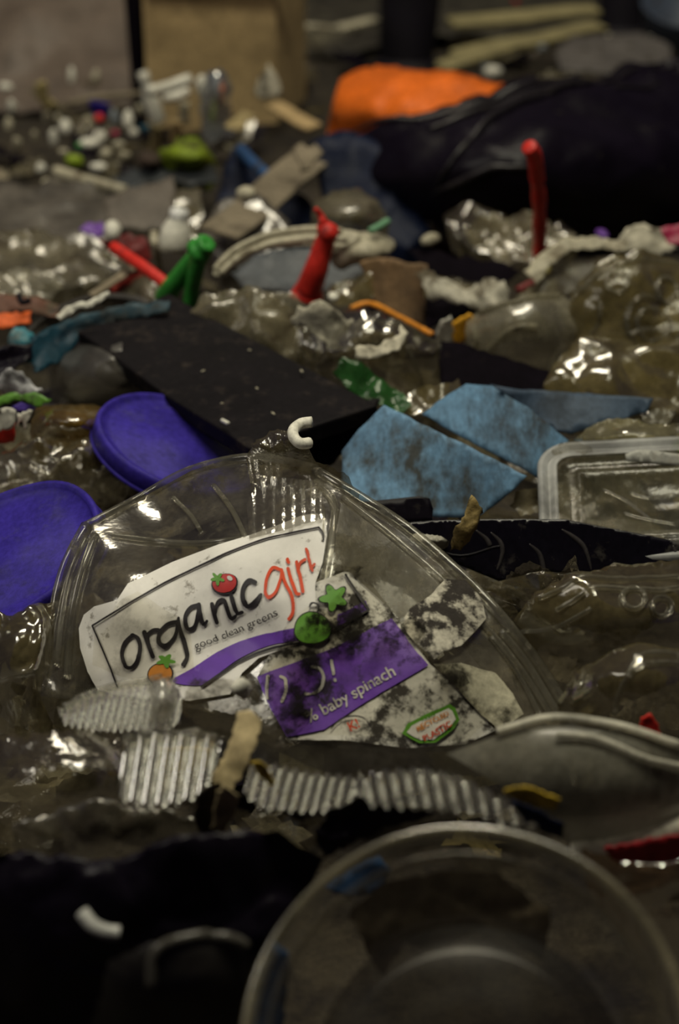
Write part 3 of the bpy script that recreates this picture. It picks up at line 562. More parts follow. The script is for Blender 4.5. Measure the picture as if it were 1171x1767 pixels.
# crushed cup in the centre
cc = sheet('crushed_cup', 'crushed clear cup with facets standing behind the dark board', 'cup', [(505, 600), (515, 545), (560, 530), (640, 540), (700, 560), (758, 592), (758, 680), (690, 700), (620, 680), (560, 650)], (.055, .42), CLEAR, dome=.012, cr=(.009, 28), sp=8, skirt=.04)
sheet('torn_label', 'torn off-white paper label stuck on the crushed clear cup', None, [(502, 555), (515, 530), (560, 518), (600, 545), (650, 535), (640, 575), (600, 600), (560, 590), (530, 570)], (.085, .42), PAPER, cr=(.008, 40), sp=7, th=.0006, rag=4, parent=cc[0])
rr = sheet('torn_rim', None, None, [(612, 598), (650, 600), (690, 578), (690, 560), (702, 575), (690, 605), (650, 622), (612, 618)], (.088, .3), PAPER, cr=(.004, 40), sp=7, th=.0008, parent=cc[0])
for q in ([(757, 592), (758, 640), (757, 685)], [(700, 600), (720, 640), (735, 690)], [(640, 560), (690, 565), (757, 592)]):
    tube('crease', [cc[1].at(p[0], p[1], .001) for p in catmull(q, 6)], .0013, CLEAR2, parent=cc[0], seg=6)
chunk('gravel_chip', 'pale chip on top of the torn off-white label', 'chip', P(575, 512, .085), (.006, .004, .003), WHITE, seed=33)
cl = sheet('clear_tray', 'crumpled cloudy tray lying behind the upper edge of the dark board', 'tray', [(325, 540), (345, 505), (400, 495), (445, 505), (480, 520), (510, 540), (520, 600), (560, 650), (480, 610), (400, 575)], (.07, .35), MILKD, dome=.004, cr=(.016, 20), sp=8, skirt=.03)
sheet('film_scrap', 'stiff film fold behind the cloudy tray, below the cream lid', 'film', [(440, 520), (470, 500), (510, 505), (530, 530), (505, 560), (460, 560)], (.085, .35), MILKY, cr=(.01, 35), sp=8)
sheet('film_scrap', 'dark clear film tucked between red balloon scrap and brown card', 'film', [(560, 500), (600, 478), (640, 470), (645, 510), (620, 530), (575, 525)], (.06, .35), OLIVE, cr=(.009, 35), sp=8)
gf = sheet('green_film', 'glossy dark green film lying at the end of the dark board', 'film', [(575, 640), (592, 618), (625, 628), (660, 650), (690, 672), (710, 700), (690, 712), (650, 695), (600, 670)], (.065, .3), GREENC, cr=(.008, 30), sp=8, th=.0006)
sheet('film_scrap', 'thin olive film lying between the green film and the blue sheets', 'film', [(680, 690), (720, 672), (790, 660), (800, 680), (740, 715), (700, 715)], (.055, .25), OLIVE, cr=(.008, 30), sp=9)
# dark board
bd = slab('dark_board', [P(132, 568, .075), P(292, 506, .085), P(652, 700, .07), P(430, 776, .062)], .012, BOARD, label='long dark scuffed board lying diagonally across the heap', cat='board', warp=.004, nseg=10)
sheet('board_offcut', 'black flat offcut at the lower end of the dark board', 'board', [(415, 770), (470, 745), (560, 700), (655, 690), (640, 730), (600, 775), (560, 815), (520, 800), (470, 790)], (.048, .3), BOARD, cr=(.002, 18), sp=11, th=.003)
for k, (x, y) in enumerate(((430, 604), (443, 670), (471, 713), (383, 696), (350, 640), (520, 640))):
    chunk('lint_speck', 'tiny pale lint speck on the dark board', 'speck', P(x, y, .077), (.0015 + .0006 * (k % 3), .001, .0006), CREAM, group='specks on the dark board', seed=k, sub=1)
ptube('wood_sliver', [(383, 725, .07), (394, 731, .07)], .0013, WHITE, label='tiny white sliver at the lower edge of the dark board', cat='sliver')
# left: teal sheet and smoky bowl
sheet('teal_film', 'dark teal film edge running behind the smoky bowl and board', 'film', [(50, 580), (90, 560), (150, 540), (230, 518), (295, 515), (290, 540), (200, 550), (140, 580), (110, 620), (60, 640)], (.07, .35), TEAL, cr=(.006, 26), sp=9, th=.0008)
lathe('smoky_bowl', [(0, 0), (.030, 0), (.042, .010), (.052, .028), (.058, .046), (.062, .047), (.060, .049), (.056, .048)], 56, SMOKY, P(188, 680, .0), nrm(188, 650, .62, 118), label='smoky brown clear bowl lying under the left end of the board', cat='bowl', wob=.05)
sheet('film_scrap', 'smoky clear film stretched below the dark board', 'film', [(80, 640), (120, 560), (200, 545), (260, 590), (320, 660), (340, 700), (260, 720), (160, 720), (90, 700)], (.042, .3), SMOKY, dome=.025, cr=(.004, 18), sp=10)
sheet('white_ribbon', 'crumpled white ribbon lying along the teal film edge', 'ribbon', [(98, 548), (115, 530), (150, 522), (188, 506), (190, 514), (160, 530), (130, 538), (105, 556)], (.09, .35), WHITE, cr=(.006, 45), sp=6, th=.0008, rag=2)
sheet('orange_strip', 'orange strip lying at the left edge in the middle', 'strip', [(-30, 545), (20, 540), (52, 535), (54, 555), (20, 562), (-30, 570)], (.065, .3), mat('orange_hot', (.80, .13, .015), rough=.5, dirt=.34, dcol=(.2, .05, .02)), cr=(.004, 30), sp=8, th=.001)
sheet('film_scrap', 'dull red and grey film above the orange strip', 'film', [(-30, 515), (30, 505), (100, 520), (110, 545), (50, 535), (-30, 545)], (.06, .3), mat('dullred', (.16, .07, .045), rough=.6, dirt=.42, dcol=(.1, .085, .06)), cr=(.006, 30), sp=8, th=.001)
ptube('twig', [(32, 508, .082), (38, 522, .078), (52, 518, .08)], .0022, BLACK, label='small black forked twig at the left edge', cat='twig')
sheet('teal_bottle', 'small teal and white bottle piece at the left edge', 'bottle', [(15, 582), (40, 565), (56, 575), (60, 600), (62, 625), (40, 622), (20, 605)], (.06, .4), mat('teal_bottle', (.05, .24, .30), rough=.5, dirt=.44, dcol=(.25, .27, .25), ds=55), dome=.002, cr=(.006, 40), sp=7, th=.001)
sheet('dark_wrapper', 'black folded wrapper at the left edge above the white tuft', 'wrapper', [(-30, 615), (20, 600), (58, 590), (55, 620), (20, 650), (-30, 670)], (.06, .35), BLACKB, cr=(.006, 30), sp=9, th=.001)
sheet('white_tuft', 'white and grey crumpled foil tuft at the left edge', 'foil', [(-20, 665), (20, 642), (45, 648), (60, 665), (76, 680), (50, 684), (10, 680)], (.07, .4), mat('tuft', (.6, .6, .62), rough=.3, dirt=.35), cr=(.008, 50), sp=6, th=.0006)
sheet('green_band', 'lime green band curving at the left edge under the white tuft', 'band', [(-20, 690), (20, 676), (60, 676), (90, 690), (70, 700), (30, 690), (-20, 706)], (.066, .35), mat('band_green', (.12, .30, .04), rough=.4, dirt=.3), cr=(.003, 30), sp=7, th=.001)
sheet('violet_wrapper', 'small violet wrapper under the green band', 'wrapper', [(20, 700), (45, 690), (66, 696), (55, 706), (25, 710)], (.062, .35), mat('violet_deep', (.10, .06, .38), rough=.4, dirt=.2), cr=(.003, 30), sp=7, th=.001)
wc = sheet('white_carton', 'white torn carton with a red panel at the left edge', 'carton', [(-20, 715), (10, 702), (30, 708), (26, 735), (0, 748), (-20, 750)], (.062, .4), WHITE, cr=(.004, 35), sp=7, th=.001)
sheet('red_panel', 'red panel', None, [(-20, 748), (0, 740), (27, 728), (25, 762), (-20, 764)], (.052, .42), RED, cr=(.003, 30), sp=7, th=.001, parent=wc[0])
sheet('torn_tab', 'white torn tab right of the white carton at the left edge', 'tab', [(30, 712), (55, 704), (50, 722), (44, 738), (38, 722), (30, 735)], (.06, .4), WHITE, cr=(.004, 35), sp=5, th=.001)
sheet('amber_bottle', 'amber brown clear bottle piece left of the upper purple lid', 'bottle', [(48, 740), (60, 705), (110, 695), (180, 700), (200, 725), (170, 755), (100, 768)], (.05, .3), AMBER, dome=.018, cr=(.005, 20), sp=9, skirt=.02)
sheet('film_scrap', 'sparkling crumpled clear bag left of the purple lids', 'film', [(-30, 780), (40, 760), (110, 740), (190, 730), (205, 790), (260, 840), (200, 870), (120, 860), (40, 850), (-30, 855)], (.04, .3), BAGC, dome=.01, cr=(.013, 30), sp=8, skirt=.02)
sheet('film_scrap', 'dull grey film under the sparkling clear bag on the left', 'film', [(-30, 800), (60, 770), (180, 750), (250, 850), (160, 930), (60, 900), (-30, 880)], (.02, .2), MILKD, cr=(.012, 26), sp=10)
# purple lids
def lid(label, c, n, R, m, grooves, wob=.02):
    t = empty('lid_disc', c, label, 'lid')
    prof = [(0, 0)] + [(R * g, -.0012 if k % 2 else 0.0) for k, g in enumerate(grooves)] + [(R * .93, 0), (R * .945, .0022), (R * .985, .0022), (R, .0), (R * 1.0, -.009), (R * .975, -.0092), (R * .965, -.003), (0, -.003)]
    lathe('top', prof, 72, m, c, n, parent=t, wob=wob)
    lathe('rim_bead', [(R * 1.0, -.0088), (R * 1.012, -.0095), (R * 1.012, -.011), (R * .99, -.0115), (R * .975, -.0092)], 72, m, c, n, parent=t, wob=wob)
    return t
lid('round purple-blue lid under the lower edge of the dark board', P(312, 766, .05), nrm(312, 766, .50, 70), .0555, PURPLE, [.3, .32, .8, .82])
t = lid('larger purple-blue lid with raised grooves at the left edge', P(8, 958, .05), nrm(8, 958, .56, 122), .058, PURPLE, [.25, .27, .5, .52, .7, .72], wob=.05)
sheet('yellow_paper', 'yellow paper corner sticking out under the left purple lid', 'paper', [(40, 1042), (60, 1015), (88, 1002), (82, 1030), (76, 1044)], (.022, .3), YPAP, cr=(.003, 30), sp=7, th=.0005)
# blue sheets
def facet(name, label, cat, q, m, th=.0016, parent=None, sp=12):
    return sheet(name, label, cat, q, (0, 0), m, cr=(.0012, 14), sp=sp, th=th, rag=1.2, ctrl=q, parent=parent, jit=.1)
facet('blue_sheet', 'scratched light blue plastic sheet with a pointed corner beside the clear container', 'sheet', [(592, 780, .052), (612, 752, .062), (664, 700, .080), (740, 738, .074), (820, 776, .066), (910, 822, .055), (880, 850, .045), (822, 896, .028), (745, 892, .028), (680, 875, .032), (590, 862, .032)], BLUE)
facet('blue_sheet', 'smaller blue plastic sheet standing behind the pointed light blue one', 'sheet', [(728, 716, .06), (765, 690, .068), (805, 664, .076), (850, 668, .078), (910, 705, .070), (980, 762, .052), (960, 800, .042), (930, 828, .034), (905, 812, .04), (820, 768, .05)], BLUED if False else mat('blue_sheet_grimy', (.12, .24, .38), spec=.5, rough=.5, dirt=.50, dcol=(.045, .05, .055), ds=22, bump=.2, bs=60, stretch=(1.6, .6, 1), soft=.2))
facet('blue_sheet', 'grimy dark blue-grey strip of sheet reaching to the right', 'sheet', [(845, 664, .062), (900, 672, .062), (1000, 680, .062), (1128, 688, .06), (1115, 712, .052), (1060, 728, .048), (985, 750, .042), (940, 740, .044), (890, 700, .05)], BLUED)
sheet('film_scrap', 'clear brown film edge under the right end of the blue strip', 'film', [(1105, 705), (1145, 698), (1165, 706), (1150, 730), (1110, 725)], (.052, .3), MILKY, cr=(.008, 40), sp=7)
# ------------------------------------------------------------------ right side, nearer
sheet('black_box', 'small flat black box lying on the lower corner of the blue sheet', 'box', [(618, 905), (625, 868), (720, 858), (740, 862), (746, 880), (744, 900), (700, 905)], (.048, .3), BLACK, cr=(0, 1), sp=12, th=.008, rag=0, sm=False, jit=.1)
sheet('clear_tub', 'olive clear tub lying behind the rectangular lid on the right', 'tub', [(985, 765), (1010, 738), (1065, 716), (1120, 725), (1240, 735), (1240, 800), (1100, 788), (1020, 795)], (.055, .35), mat('olive_tub', (.42, .38, .2), a=.5, dirt=.36, dcol=(.1, .085, .05), ds=35, bump=.4, ior=1.5), dome=.012, cr=(.005, 26), sp=8, skirt=.025)
sheet('lime_tab', 'lime green tab at the right edge above the rectangular lid', 'tab', [(1158, 775), (1175, 752), (1240, 745), (1240, 780), (1180, 785)], (.066, .3), LIME, cr=(.003, 30), sp=8, th=.001)
sheet('film_scrap', 'crinkled brown clear film right of the blue sheet corner', 'film', [(935, 830), (955, 775), (985, 762), (1030, 790), (1020, 815), (985, 845), (950, 850)], (.05, .4), BAGC, cr=(.012, 45), sp=6)
sheet('film_scrap', 'thin grey clear scrap between blue sheet and rectangular lid', 'film', [(890, 850), (960, 835), (985, 840), (970, 880), (900, 890), (880, 870)], (.038, .3), MILKD, cr=(.008, 40), sp=7)
# rounded rectangular lid
def rrect(hw, hh, r, n=8):
    out = []
    for cx, cy, a0 in ((hw - r, hh - r, 0), (-hw + r, hh - r, 90), (-hw + r, -hh + r, 180), (hw - r, -hh + r, 270)):
        for k in range(n + 1): a = math.radians(a0 + 90 * k / n); out.append((cx + r * math.cos(a), cy + r * math.sin(a)))
    return out
def rlid(name, c, n, roll, steps, m, parent, hw, hh, r, floor=False):
    n = Vector(n).normalized(); a = Vector((math.cos(roll), math.sin(roll), 0)); a = (a - n * a.dot(n)).normalized(); b = n.cross(a); V = []; Fc = []; K = 0
    for ins, h in steps:
        ring = rrect(hw - ins, hh - ins, max(.002, r - ins)); K = len(ring)
        for u, v in ring: V.append(Vector(c) + a * u + b * v + n * h)
    for s in range(len(steps) - 1):
        for k in range(K): Fc.append((s * K + k, s * K + (k + 1) % K, (s + 1) * K + (k + 1) % K, (s + 1) * K + k))
    if floor: Fc.append(tuple((len(steps) - 1) * K + k for k in range(K)))
    return mesh_obj(name, V, Fc, m, parent)
c = P(1120, 858, .052); t = empty('food_container', c, 'translucent rectangular food container lid with rounded corners at the right edge', 'container lid')
nn = Vector((-.12, -.28, 1))
rlid('rim', c, nn, -.06, [(0, -.012), (0, 0), (.001, .002), (.004, .002), (.0055, -.001), (.008, -.001), (.0095, .001), (.012, .0)], mat('lid_white', (.62, .63, .62), a=.62, dirt=.22, dcol=(.25, .23, .2), ds=70, bump=.1, ior=1.5, gr=.2), t, .066, .055, .022)
rlid('panel', c, nn, -.06, [(.012, .0), (.015, -.004), (.024, -.004), (.027, -.002), (.028, -.006)], mat('lid_clear', (.34, .32, .22), a=.14, dirt=.30, dcol=(.2, .17, .12), ds=40, bump=.5, bs=40, ior=1.6, gr=.12), t, .066, .055, .022, True)
for q in ([(1040, 845, .056), (1080, 865, .055), (1120, 895, .053)], [(1085, 850, .056), (1120, 860, .055), (1160, 852, .055)], [(1075, 885, .056), (1110, 895, .054), (1165, 905, .052)]):
    tube('label_crease', [P(*p) for p in catmull(q, 6)], .001, CLEAR2, parent=t, seg=6)
sheet('white_strip', 'grey-white flat strip behind the rectangular lid at the right edge', 'strip', [(1078, 784), (1100, 776), (1240, 790), (1240, 808), (1150, 802), (1080, 796)], (.062, .3), mat('greystrip', (.42, .42, .38), rough=.5, dirt=.35, dcol=(.15, .13, .1)), cr=(.001, 20), sp=9, th=.0015, rag=0)
# black ribbed tray
bt = sheet('black_tray', 'glossy black ribbed tray lying diagonally on the right', 'tray', [(670, 905), (740, 898), (860, 896), (975, 895), (1060, 912), (1171, 935), (1260, 950), (1260, 1010), (1100, 1000), (1010, 990), (930, 985), (860, 1003), (775, 968), (700, 930)], (.040, .3), mat('black_gloss', (.006, .005, .009), rough=.22, dirt=.26, dcol=(.03, .026, .022), ds=80, bump=.05, bs=40), cr=(.001, 15), sp=8, th=.0015, rag=0)
RIBM = mat('tray_rib_highlight', (.05, .045, .045), rough=.12, dirt=.15, bump=0)  # paler than the tray: highlight arcs along the ribs put into the colour
for q in ([(845, 918), (862, 935), (866, 955), (856, 985)], [(820, 915), (838, 930), (845, 942)], [(912, 938), (930, 955), (938, 985)], [(968, 912), (988, 925), (1008, 945), (1020, 985)], [(1160, 940), (1166, 960), (1168, 985)]):
    tube('rib', [bt[1].at(p[0], p[1], .001) for p in catmull(q, 6)], [.0004 + .0011 * math.sin(math.pi * (i + .5) / 19) for i in range(19)], RIBM, parent=bt[0], seg=8)
tube('front_edge', [bt[1].at(p[0], p[1], .001) for p in catmull([(672, 905), (780, 958), (850, 945), (862, 943)], 6)], .001, BLACK, parent=bt[0], seg=6)
rc = sheet('ribbed_tin', 'small ribbed pale tin piece lying on the black tray beside the dry leaf', 'cap', [(706, 930), (715, 920), (760, 925), (775, 935), (770, 950), (735, 948)], (.048, .4), STEEL, dome=.006, cr=(0, 1), rib=(1, -.2, 4.5, .0007), sp=3, rag=0)
sheet('dry_leaf', 'curled dry brown leaf standing on the black tray', 'leaf', [(776, 950), (784, 915), (800, 885), (812, 858), (822, 872), (832, 880), (826, 900), (815, 925), (795, 945)], (.066, .36), LEAFM, dome=.004, cr=(.007, 45), sp=6, th=.0006, rag=2)
sheet('film_scrap', 'brown crinkled film scrap with a pale corner under the black tray', 'film', [(860, 1010), (890, 970), (920, 965), (960, 985), (990, 960), (1003, 985), (985, 1005), (940, 1020), (900, 1050), (870, 1040)], (.05, .4), BAGC, cr=(.011, 50), sp=6)
sheet('film_scrap', 'wrinkled cloudy film lying at the right shoulder of the big clear container', 'film', [(760, 1000), (790, 988), (830, 995), (870, 1015), (895, 1050), (890, 1075), (850, 1085), (820, 1060), (790, 1040)], (.068, .35), BAGC, cr=(.008, 45), sp=6)
# dome bottles on the right
def bottle_piece(label, pts, z, dome, rings, m=CLEAR, **k):
    o = sheet('crushed_bottle', label, 'bottle', pts, z, m, dome=dome, cr=(.013, 13), sp=9, skirt=.03, **k)
    for q in rings: tube('moulded_ring', [o[1].at(p[0], p[1], .0008) for p in catmull(q, 6)], .0014, CLEAR2, parent=o[0], seg=6)
    return o
BOT = mat('brown_clear_plastic', (.25, .205, .10), a=.32, dirt=.36, dcol=(.10, .08, .04), ds=25, bump=.35, bs=28, ior=1.6, gr=.07, spec=.9)
b1 = bottle_piece('large domed clear bottle lying at the right below the black tray', [(872, 1100), (905, 1050), (950, 1012), (1000, 985), (1060, 965), (1130, 962), (1240, 980), (1240, 1150), (1150, 1160), (1050, 1180), (950, 1170), (900, 1140)], (.062, .3), .018,
    [[(930, 1040), (1000, 1005), (1070, 990), (1171, 995)], [(960, 1050), (1020, 1020), (1080, 1008), (1171, 1015)], [(900, 1090), (960, 1075), (1020, 1050)]], m=BOT)
for (cx, cy, r) in ((1092, 1026, 20), (1140, 1042, 17)):
    tube('embossed_ring', [b1[1].at(cx + r * math.cos(a), cy + r * math.sin(a), .001) for a in np.linspace(0, 6.283, 24)], .0015, CLEAR2, parent=b1[0], seg=6)
b2 = bottle_piece('second domed clear bottle at the right edge, in front of the first', [(960, 1210), (990, 1150), (1050, 1125), (1110, 1110), (1171, 1115), (1240, 1130), (1240, 1290), (1130, 1280), (1040, 1262), (980, 1250)], (.06, .3), .014,
    [[(1080, 1180), (1110, 1140), (1171, 1130)], [(1060, 1230), (1075, 1190), (1110, 1160), (1171, 1150)]], m=BOT)
sheet('red_scrap', 'bright red scrap under the clear bottles at the right edge', 'scrap', [(1098, 1262), (1105, 1236), (1122, 1230), (1135, 1250), (1140, 1276), (1115, 1276)], (.075, .3), RED, cr=(.004, 35), sp=6, th=.001)

# ------------------------------------------------------------------ the big clear container with the printed labels
CT = [(70, 1190, .018), (95, 1090, .042), (112, 1000, .062), (150, 910, .082), (330, 812, .098), (440, 782, .108), (560, 825, .112), (640, 868, .104), (700, 910, .096), (850, 1050, .070), (930, 1150, .050), (990, 1250, .030),
      (160, 1180, .028), (300, 1190, .036), (200, 1030, .068), (380, 960, .088), (550, 900, .104), (562, 1000, .088), (520, 1100, .068), (430, 1100, .060), (490, 1265, .032), (650, 1280, .030), (850, 1270, .026), (650, 1000, .084), (730, 1140, .060), (600, 1180, .050), (330, 1100, .056), (280, 900, .080), (430, 900, .094)]
OUT = [(62, 1200), (78, 1130), (95, 1050), (110, 985), (128, 935), (150, 908), (205, 878), (270, 845), (330, 812), (385, 795), (440, 796), (500, 800), (548, 815), (600, 850), (650, 882), (700, 912), (760, 962), (810, 1008), (850, 1048), (890, 1095), (930, 1148), (965, 1200), (995, 1252), (940, 1275), (850, 1290), (700, 1300), (560, 1290), (480, 1280), (400, 1240), (300, 1215), (180, 1215)]
box = empty('salad_container', P(500, 1100, 0), 'large crushed clear salad box with a white and purple printed label, in the middle', 'container')
SHELLM = mat('salad_box_plastic', (.45, .41, .31), a=.14, dirt=.40, dcol=(.19, .16, .095), ds=36, bump=.35, bs=40, ior=1.6, gr=.07, spec=1.0)
sh, SS = sheet('front_shell', None, None, OUT, (0, 0), SHELLM, cr=(.0022, 16), sp=8, rag=0, ctrl=CT, parent=box, skirt=.028)
def on(q, lift=.001): return [SS.at(p[0], p[1], lift) for p in catmull(q, 6)]
for k, (q, r) in enumerate((([(68, 1190), (92, 1080), (112, 990), (150, 910)], .0035), ([(118, 1170), (124, 1080), (140, 1000), (165, 925)], .0022), ([(100, 1150), (108, 1070), (124, 990), (150, 930)], .0016), ([(150, 910), (240, 862), (330, 814), (440, 792), (545, 812)], .0028),
            ([(165, 922), (260, 935), (340, 940), (425, 932)], .0016), ([(425, 932), (400, 880), (370, 840)], .0014), ([(545, 815), (620, 860), (700, 912), (780, 980), (850, 1050), (930, 1150), (990, 1248)], .0030),
            ([(590, 860), (680, 930), (760, 1000), (830, 1075), (900, 1160), (955, 1245)], .0018), ([(545, 835), (575, 870), (572, 930), (560, 1000)], .0022), ([(530, 850), (556, 880), (556, 940)], .0014), ([(862, 1090), (910, 1150), (965, 1240)], .0022), ([(845, 1100), (890, 1160), (930, 1235)], .0014), ([(300, 860), (330, 890), (345, 915)], .0012))):
    tube('moulded_edge', on(q), r, CLEAR2, parent=box, seg=8)
# ribs of the upper wall
sheet('upper_wall', None, None, [(430, 930), (425, 870), (450, 820), (540, 830), (562, 860), (556, 895), (500, 912)], (0, 0), SHELLM, cr=(.0015, 30), rib=(1, 0, 17, .0012), sp=5, rag=0, ctrl=[(x, y, z + .003) for x, y, z in CT], parent=box)
sheet('side_panel', None, None, [(588, 868), (640, 905), (700, 955), (765, 1015), (745, 1040), (690, 1068), (650, 1030), (600, 985), (575, 985), (580, 920)], (0, 0), mat('frosted_panel', (.17, .15, .10), a=.5, dirt=.30, dcol=(.30, .27, .2), ds=30, bump=.25, ior=1.4, gr=.25, stretch=(1, .5, 1), soft=.3, spec=.3), cr=(.001, 20), sp=8, rag=0, ctrl=[(x, y, z + .002) for x, y, z in CT], parent=box)
# label sheets
LW = mat('label_white', (.80, .78, .74), rough=.45, dirt=.24, dcol=(.14, .12, .09), ds=110, bump=.1, col2=(.70, .68, .64), cs=30, world=True)
LW2 = mat('label_white_dirty', (.74, .72, .65), rough=.5, dirt=.47, dcol=(.045, .04, .035), ds=75, bump=.3, world=True, soft=.1)
INK = mat('ink_black', (.022, .018, .022), rough=.45, dirt=.2, bump=0, world=True)
RINK = mat('ink_red', (.72, .075, .02), rough=.45, dirt=.2, bump=0, world=True)
PINK = mat('ink_purple', (.15, .055, .42), rough=.42, dirt=.24, dcol=(.06, .04, .1), bump=0, world=True, col2=(.13, .045, .37))
PINK2 = mat('ink_purple_dirty', (.16, .055, .45), rough=.45, dirt=.42, dcol=(.03, .02, .045), ds=75, bump=.1, world=True, col2=(.12, .04, .36))
GINK = mat('ink_green', (.13, .36, .04), rough=.45, dirt=.25, bump=0, world=True)
TINK = mat('ink_tomato', (.55, .022, .02), rough=.4, dirt=.2, bump=0, world=True)
OINK = mat('ink_orange', (.70, .26, .03), rough=.45, dirt=.25, bump=0, world=True)
WINK = mat('ink_white', (.68, .66, .63), rough=.5, dirt=.36, dcol=(.12, .1, .12), ds=90, bump=0, world=True)
def lsheet(name, pts, lift, m, parent, label=None, sp=8, closed_smooth=False, surf=None):
    SEED[0] += 1
    if closed_smooth: pts = [tuple(p) for p in catmull(pts, 5, True)]
    V, Fc = fill(surf or SS, pts, sp, 0, lift, SEED[0]); o = mesh_obj(name, V, Fc, m, parent)
    if label: tag(o, label)
    return o
def inkm(name, acc, m, parent, label=None):
    o = mesh_obj(name, acc[0], acc[1], m, parent)
    if label: tag(o, label)
    return o
lab1 = lsheet('brand_label', [(141, 1085), (150, 1062), (168, 1048), (205, 1038), (222, 1012), (300, 975), (380, 945), (430, 930), (480, 912), (525, 894), (548, 892), (561, 905), (563, 930), (556, 975), (545, 1010), (556, 1040), (565, 1085), (560, 1100), (500, 1118), (450, 1138), (420, 1165), (400, 1200), (330, 1212), (200, 1200), (172, 1190), (155, 1160), (143, 1120)], .0022, LW, box, 'white upper label with black and red lettering')
lab2 = lsheet('product_label', [(545, 1010), (592, 990), (615, 992), (640, 1012), (668, 1050), (690, 1082), (720, 1120), (740, 1150), (790, 1190), (830, 1235), (852, 1262), (800, 1285), (700, 1292), (600, 1280), (500, 1278), (470, 1215), (448, 1170), (470, 1130), (540, 1105), (560, 1085), (545, 1040)], .0024, LW2, box, 'dirty lower label with a purple band')
L1 = .0032; L2 = .0034
# frame line
a = stroke(SS, [(210, 1190), (192, 1140), (176, 1098), (168, 1080), (215, 1045), (300, 1002), (400, 958), (480, 932), (550, 917), (557, 938)], 3.6, L1, smooth=False, n=1)
acc = ([], [])
for q in ([(208, 1186), (190, 1138), (167, 1081)], [(167, 1080), (225, 1045), (300, 1006), (380, 968), (450, 941), (500, 928), (550, 917)], [(550, 917), (556, 926), (558, 938)]): stroke(SS, q, 3.0, L1, acc=acc)
inkm('frame_line', acc, INK, lab1)
# purple swoosh and shadow line
inkm('purple_swoosh', (lambda o: o)(fill(SS, [tuple(p) for p in catmull([(300, 1178), (345, 1150), (390, 1122), (450, 1098), (510, 1086), (562, 1078), (562, 1100), (520, 1106), (470, 1116), (420, 1138), (385, 1162), (350, 1185)], 4, True)], 7, 0, L1 - .0004, 5)), PINK, lab1)
acc = stroke(SS, [(352, 1188), (390, 1163), (425, 1141), (475, 1121), (520, 1111), (560, 1105)], 4.5, L1); inkm('swoosh_edge', acc, INK, lab1)
# handwritten word: organic (black) girl (red)
acc = ([], [])
for q, wd in (([(233, 1097), (222, 1108), (216, 1128), (221, 1149), (232, 1151), (242, 1138), (246, 1118), (241, 1102), (232, 1097)], [6, 5, 6]),
              ([(252, 1092), (258, 1110), (267, 1134)], [6, 6]), ([(260, 1112), (258, 1098), (266, 1090), (276, 1089)], [4, 6, 6]),
              ([(306, 1075), (291, 1080), (278, 1096), (278, 1113), (290, 1116), (302, 1100), (308, 1078)], [6, 6, 5]), ([(309, 1070), (314, 1092), (322, 1120), (325, 1138), (319, 1150)], [6, 7, 6]),
              ([(346, 1047), (332, 1052), (323, 1068), (326, 1086), (338, 1082), (345, 1062), (347, 1048)], [6, 6, 5]), ([(347, 1046), (349, 1062), (354, 1078), (360, 1072)], [6, 6, 4]),
              ([(370, 1045), (373, 1060), (377, 1074)], [6, 6]), ([(374, 1060), (380, 1042), (390, 1038), (396, 1052), (402, 1066), (410, 1062)], [4, 6, 6, 5]),
              ([(402, 1027), (407, 1044), (413, 1057), (422, 1056)], [6, 6, 5]),
              ([(444, 1009), (433, 1006), (424, 1018), (424, 1036), (432, 1046), (446, 1040), (454, 1030)], [6, 7, 6])):
    stroke(SS, q, [w_ * 1.22 for w_ in wd], L1, acc=acc)
inkm('lettering_organic', acc, INK, lab1)
acc = ([], [])
for q, wd in (([(487, 988), (474, 985), (464, 1002), (462, 1024), (468, 1034), (480, 1026), (487, 1005), (489, 990)], [5, 5, 4]), ([(489, 988), (495, 1010), (507, 1036), (509, 1058), (503, 1070)], [5, 5, 5]),
              ([(500, 986), (506, 1008), (513, 1028), (518, 1030)], [5, 5]), ([(499, 972), (501, 976)], [5, 5]), ([(514, 976), (519, 998), (524, 1026)], [5, 5]), ([(518, 992), (519, 978), (527, 972)], [3, 5]),
              ([(530, 954), (535, 976), (540, 990)], [5, 4]), ([(537, 986), (543, 980)], [4, 4])):
    stroke(SS, q, [w_ * 1.1 for w_ in wd], L1, acc=acc)
inkm('lettering_girl', acc, RINK, lab1)
inkm('lettering_slogan', letters(SS, 'good clean greens', 340, 1125, 20.5, 23, L1, sx=1.06), INK, lab1)
# tomato
def blob(cx, cy, rx, ry, ang=0, n=22, wv=0, k=5): 
    ca, sa = math.cos(ang), math.sin(ang); out = []
    for i in range(n):
        t_ = 2 * math.pi * i / n; r = 1 + wv * math.cos(k * t_); u, v = rx * r * math.cos(t_), ry * r * math.sin(t_); out.append((cx + u * ca - v * sa, cy + u * sa + v * ca))
    return out
def ink_poly(name, pts, m, parent, lift): V, Fc = fill(SS, pts, 5, 0, lift, len(pts)); return mesh_obj(name, V, Fc, m, parent)
ink_poly('tomato_outline', blob(392, 1011, 22.5, 17.5, -.15), INK, lab1, L1 + .0002); ink_poly('tomato', blob(392, 1010, 20, 15.2, -.15), TINK, lab1, L1 + .0006)
ink_poly('tomato_stem', blob(381, 1003, 9, 8, .3, 30, .42, 5), GINK, lab1, L1 + .0010); ink_poly('tomato_shine', blob(401, 1003, 5, 3, .6), WINK, lab1, L1 + .0010)
# orange with leaves
ink_poly('fruit_outline', blob(281, 1166, 22, 20), INK, lab1, L1 + .0002); ink_poly('orange_fruit', blob(281, 1166, 19.5, 17.5), OINK, lab1, L1 + .0006)
ink_poly('fruit_leaf', blob(290, 1143, 13, 10, .2, 40, .35, 5), GINK, lab1, L1 + .0010)
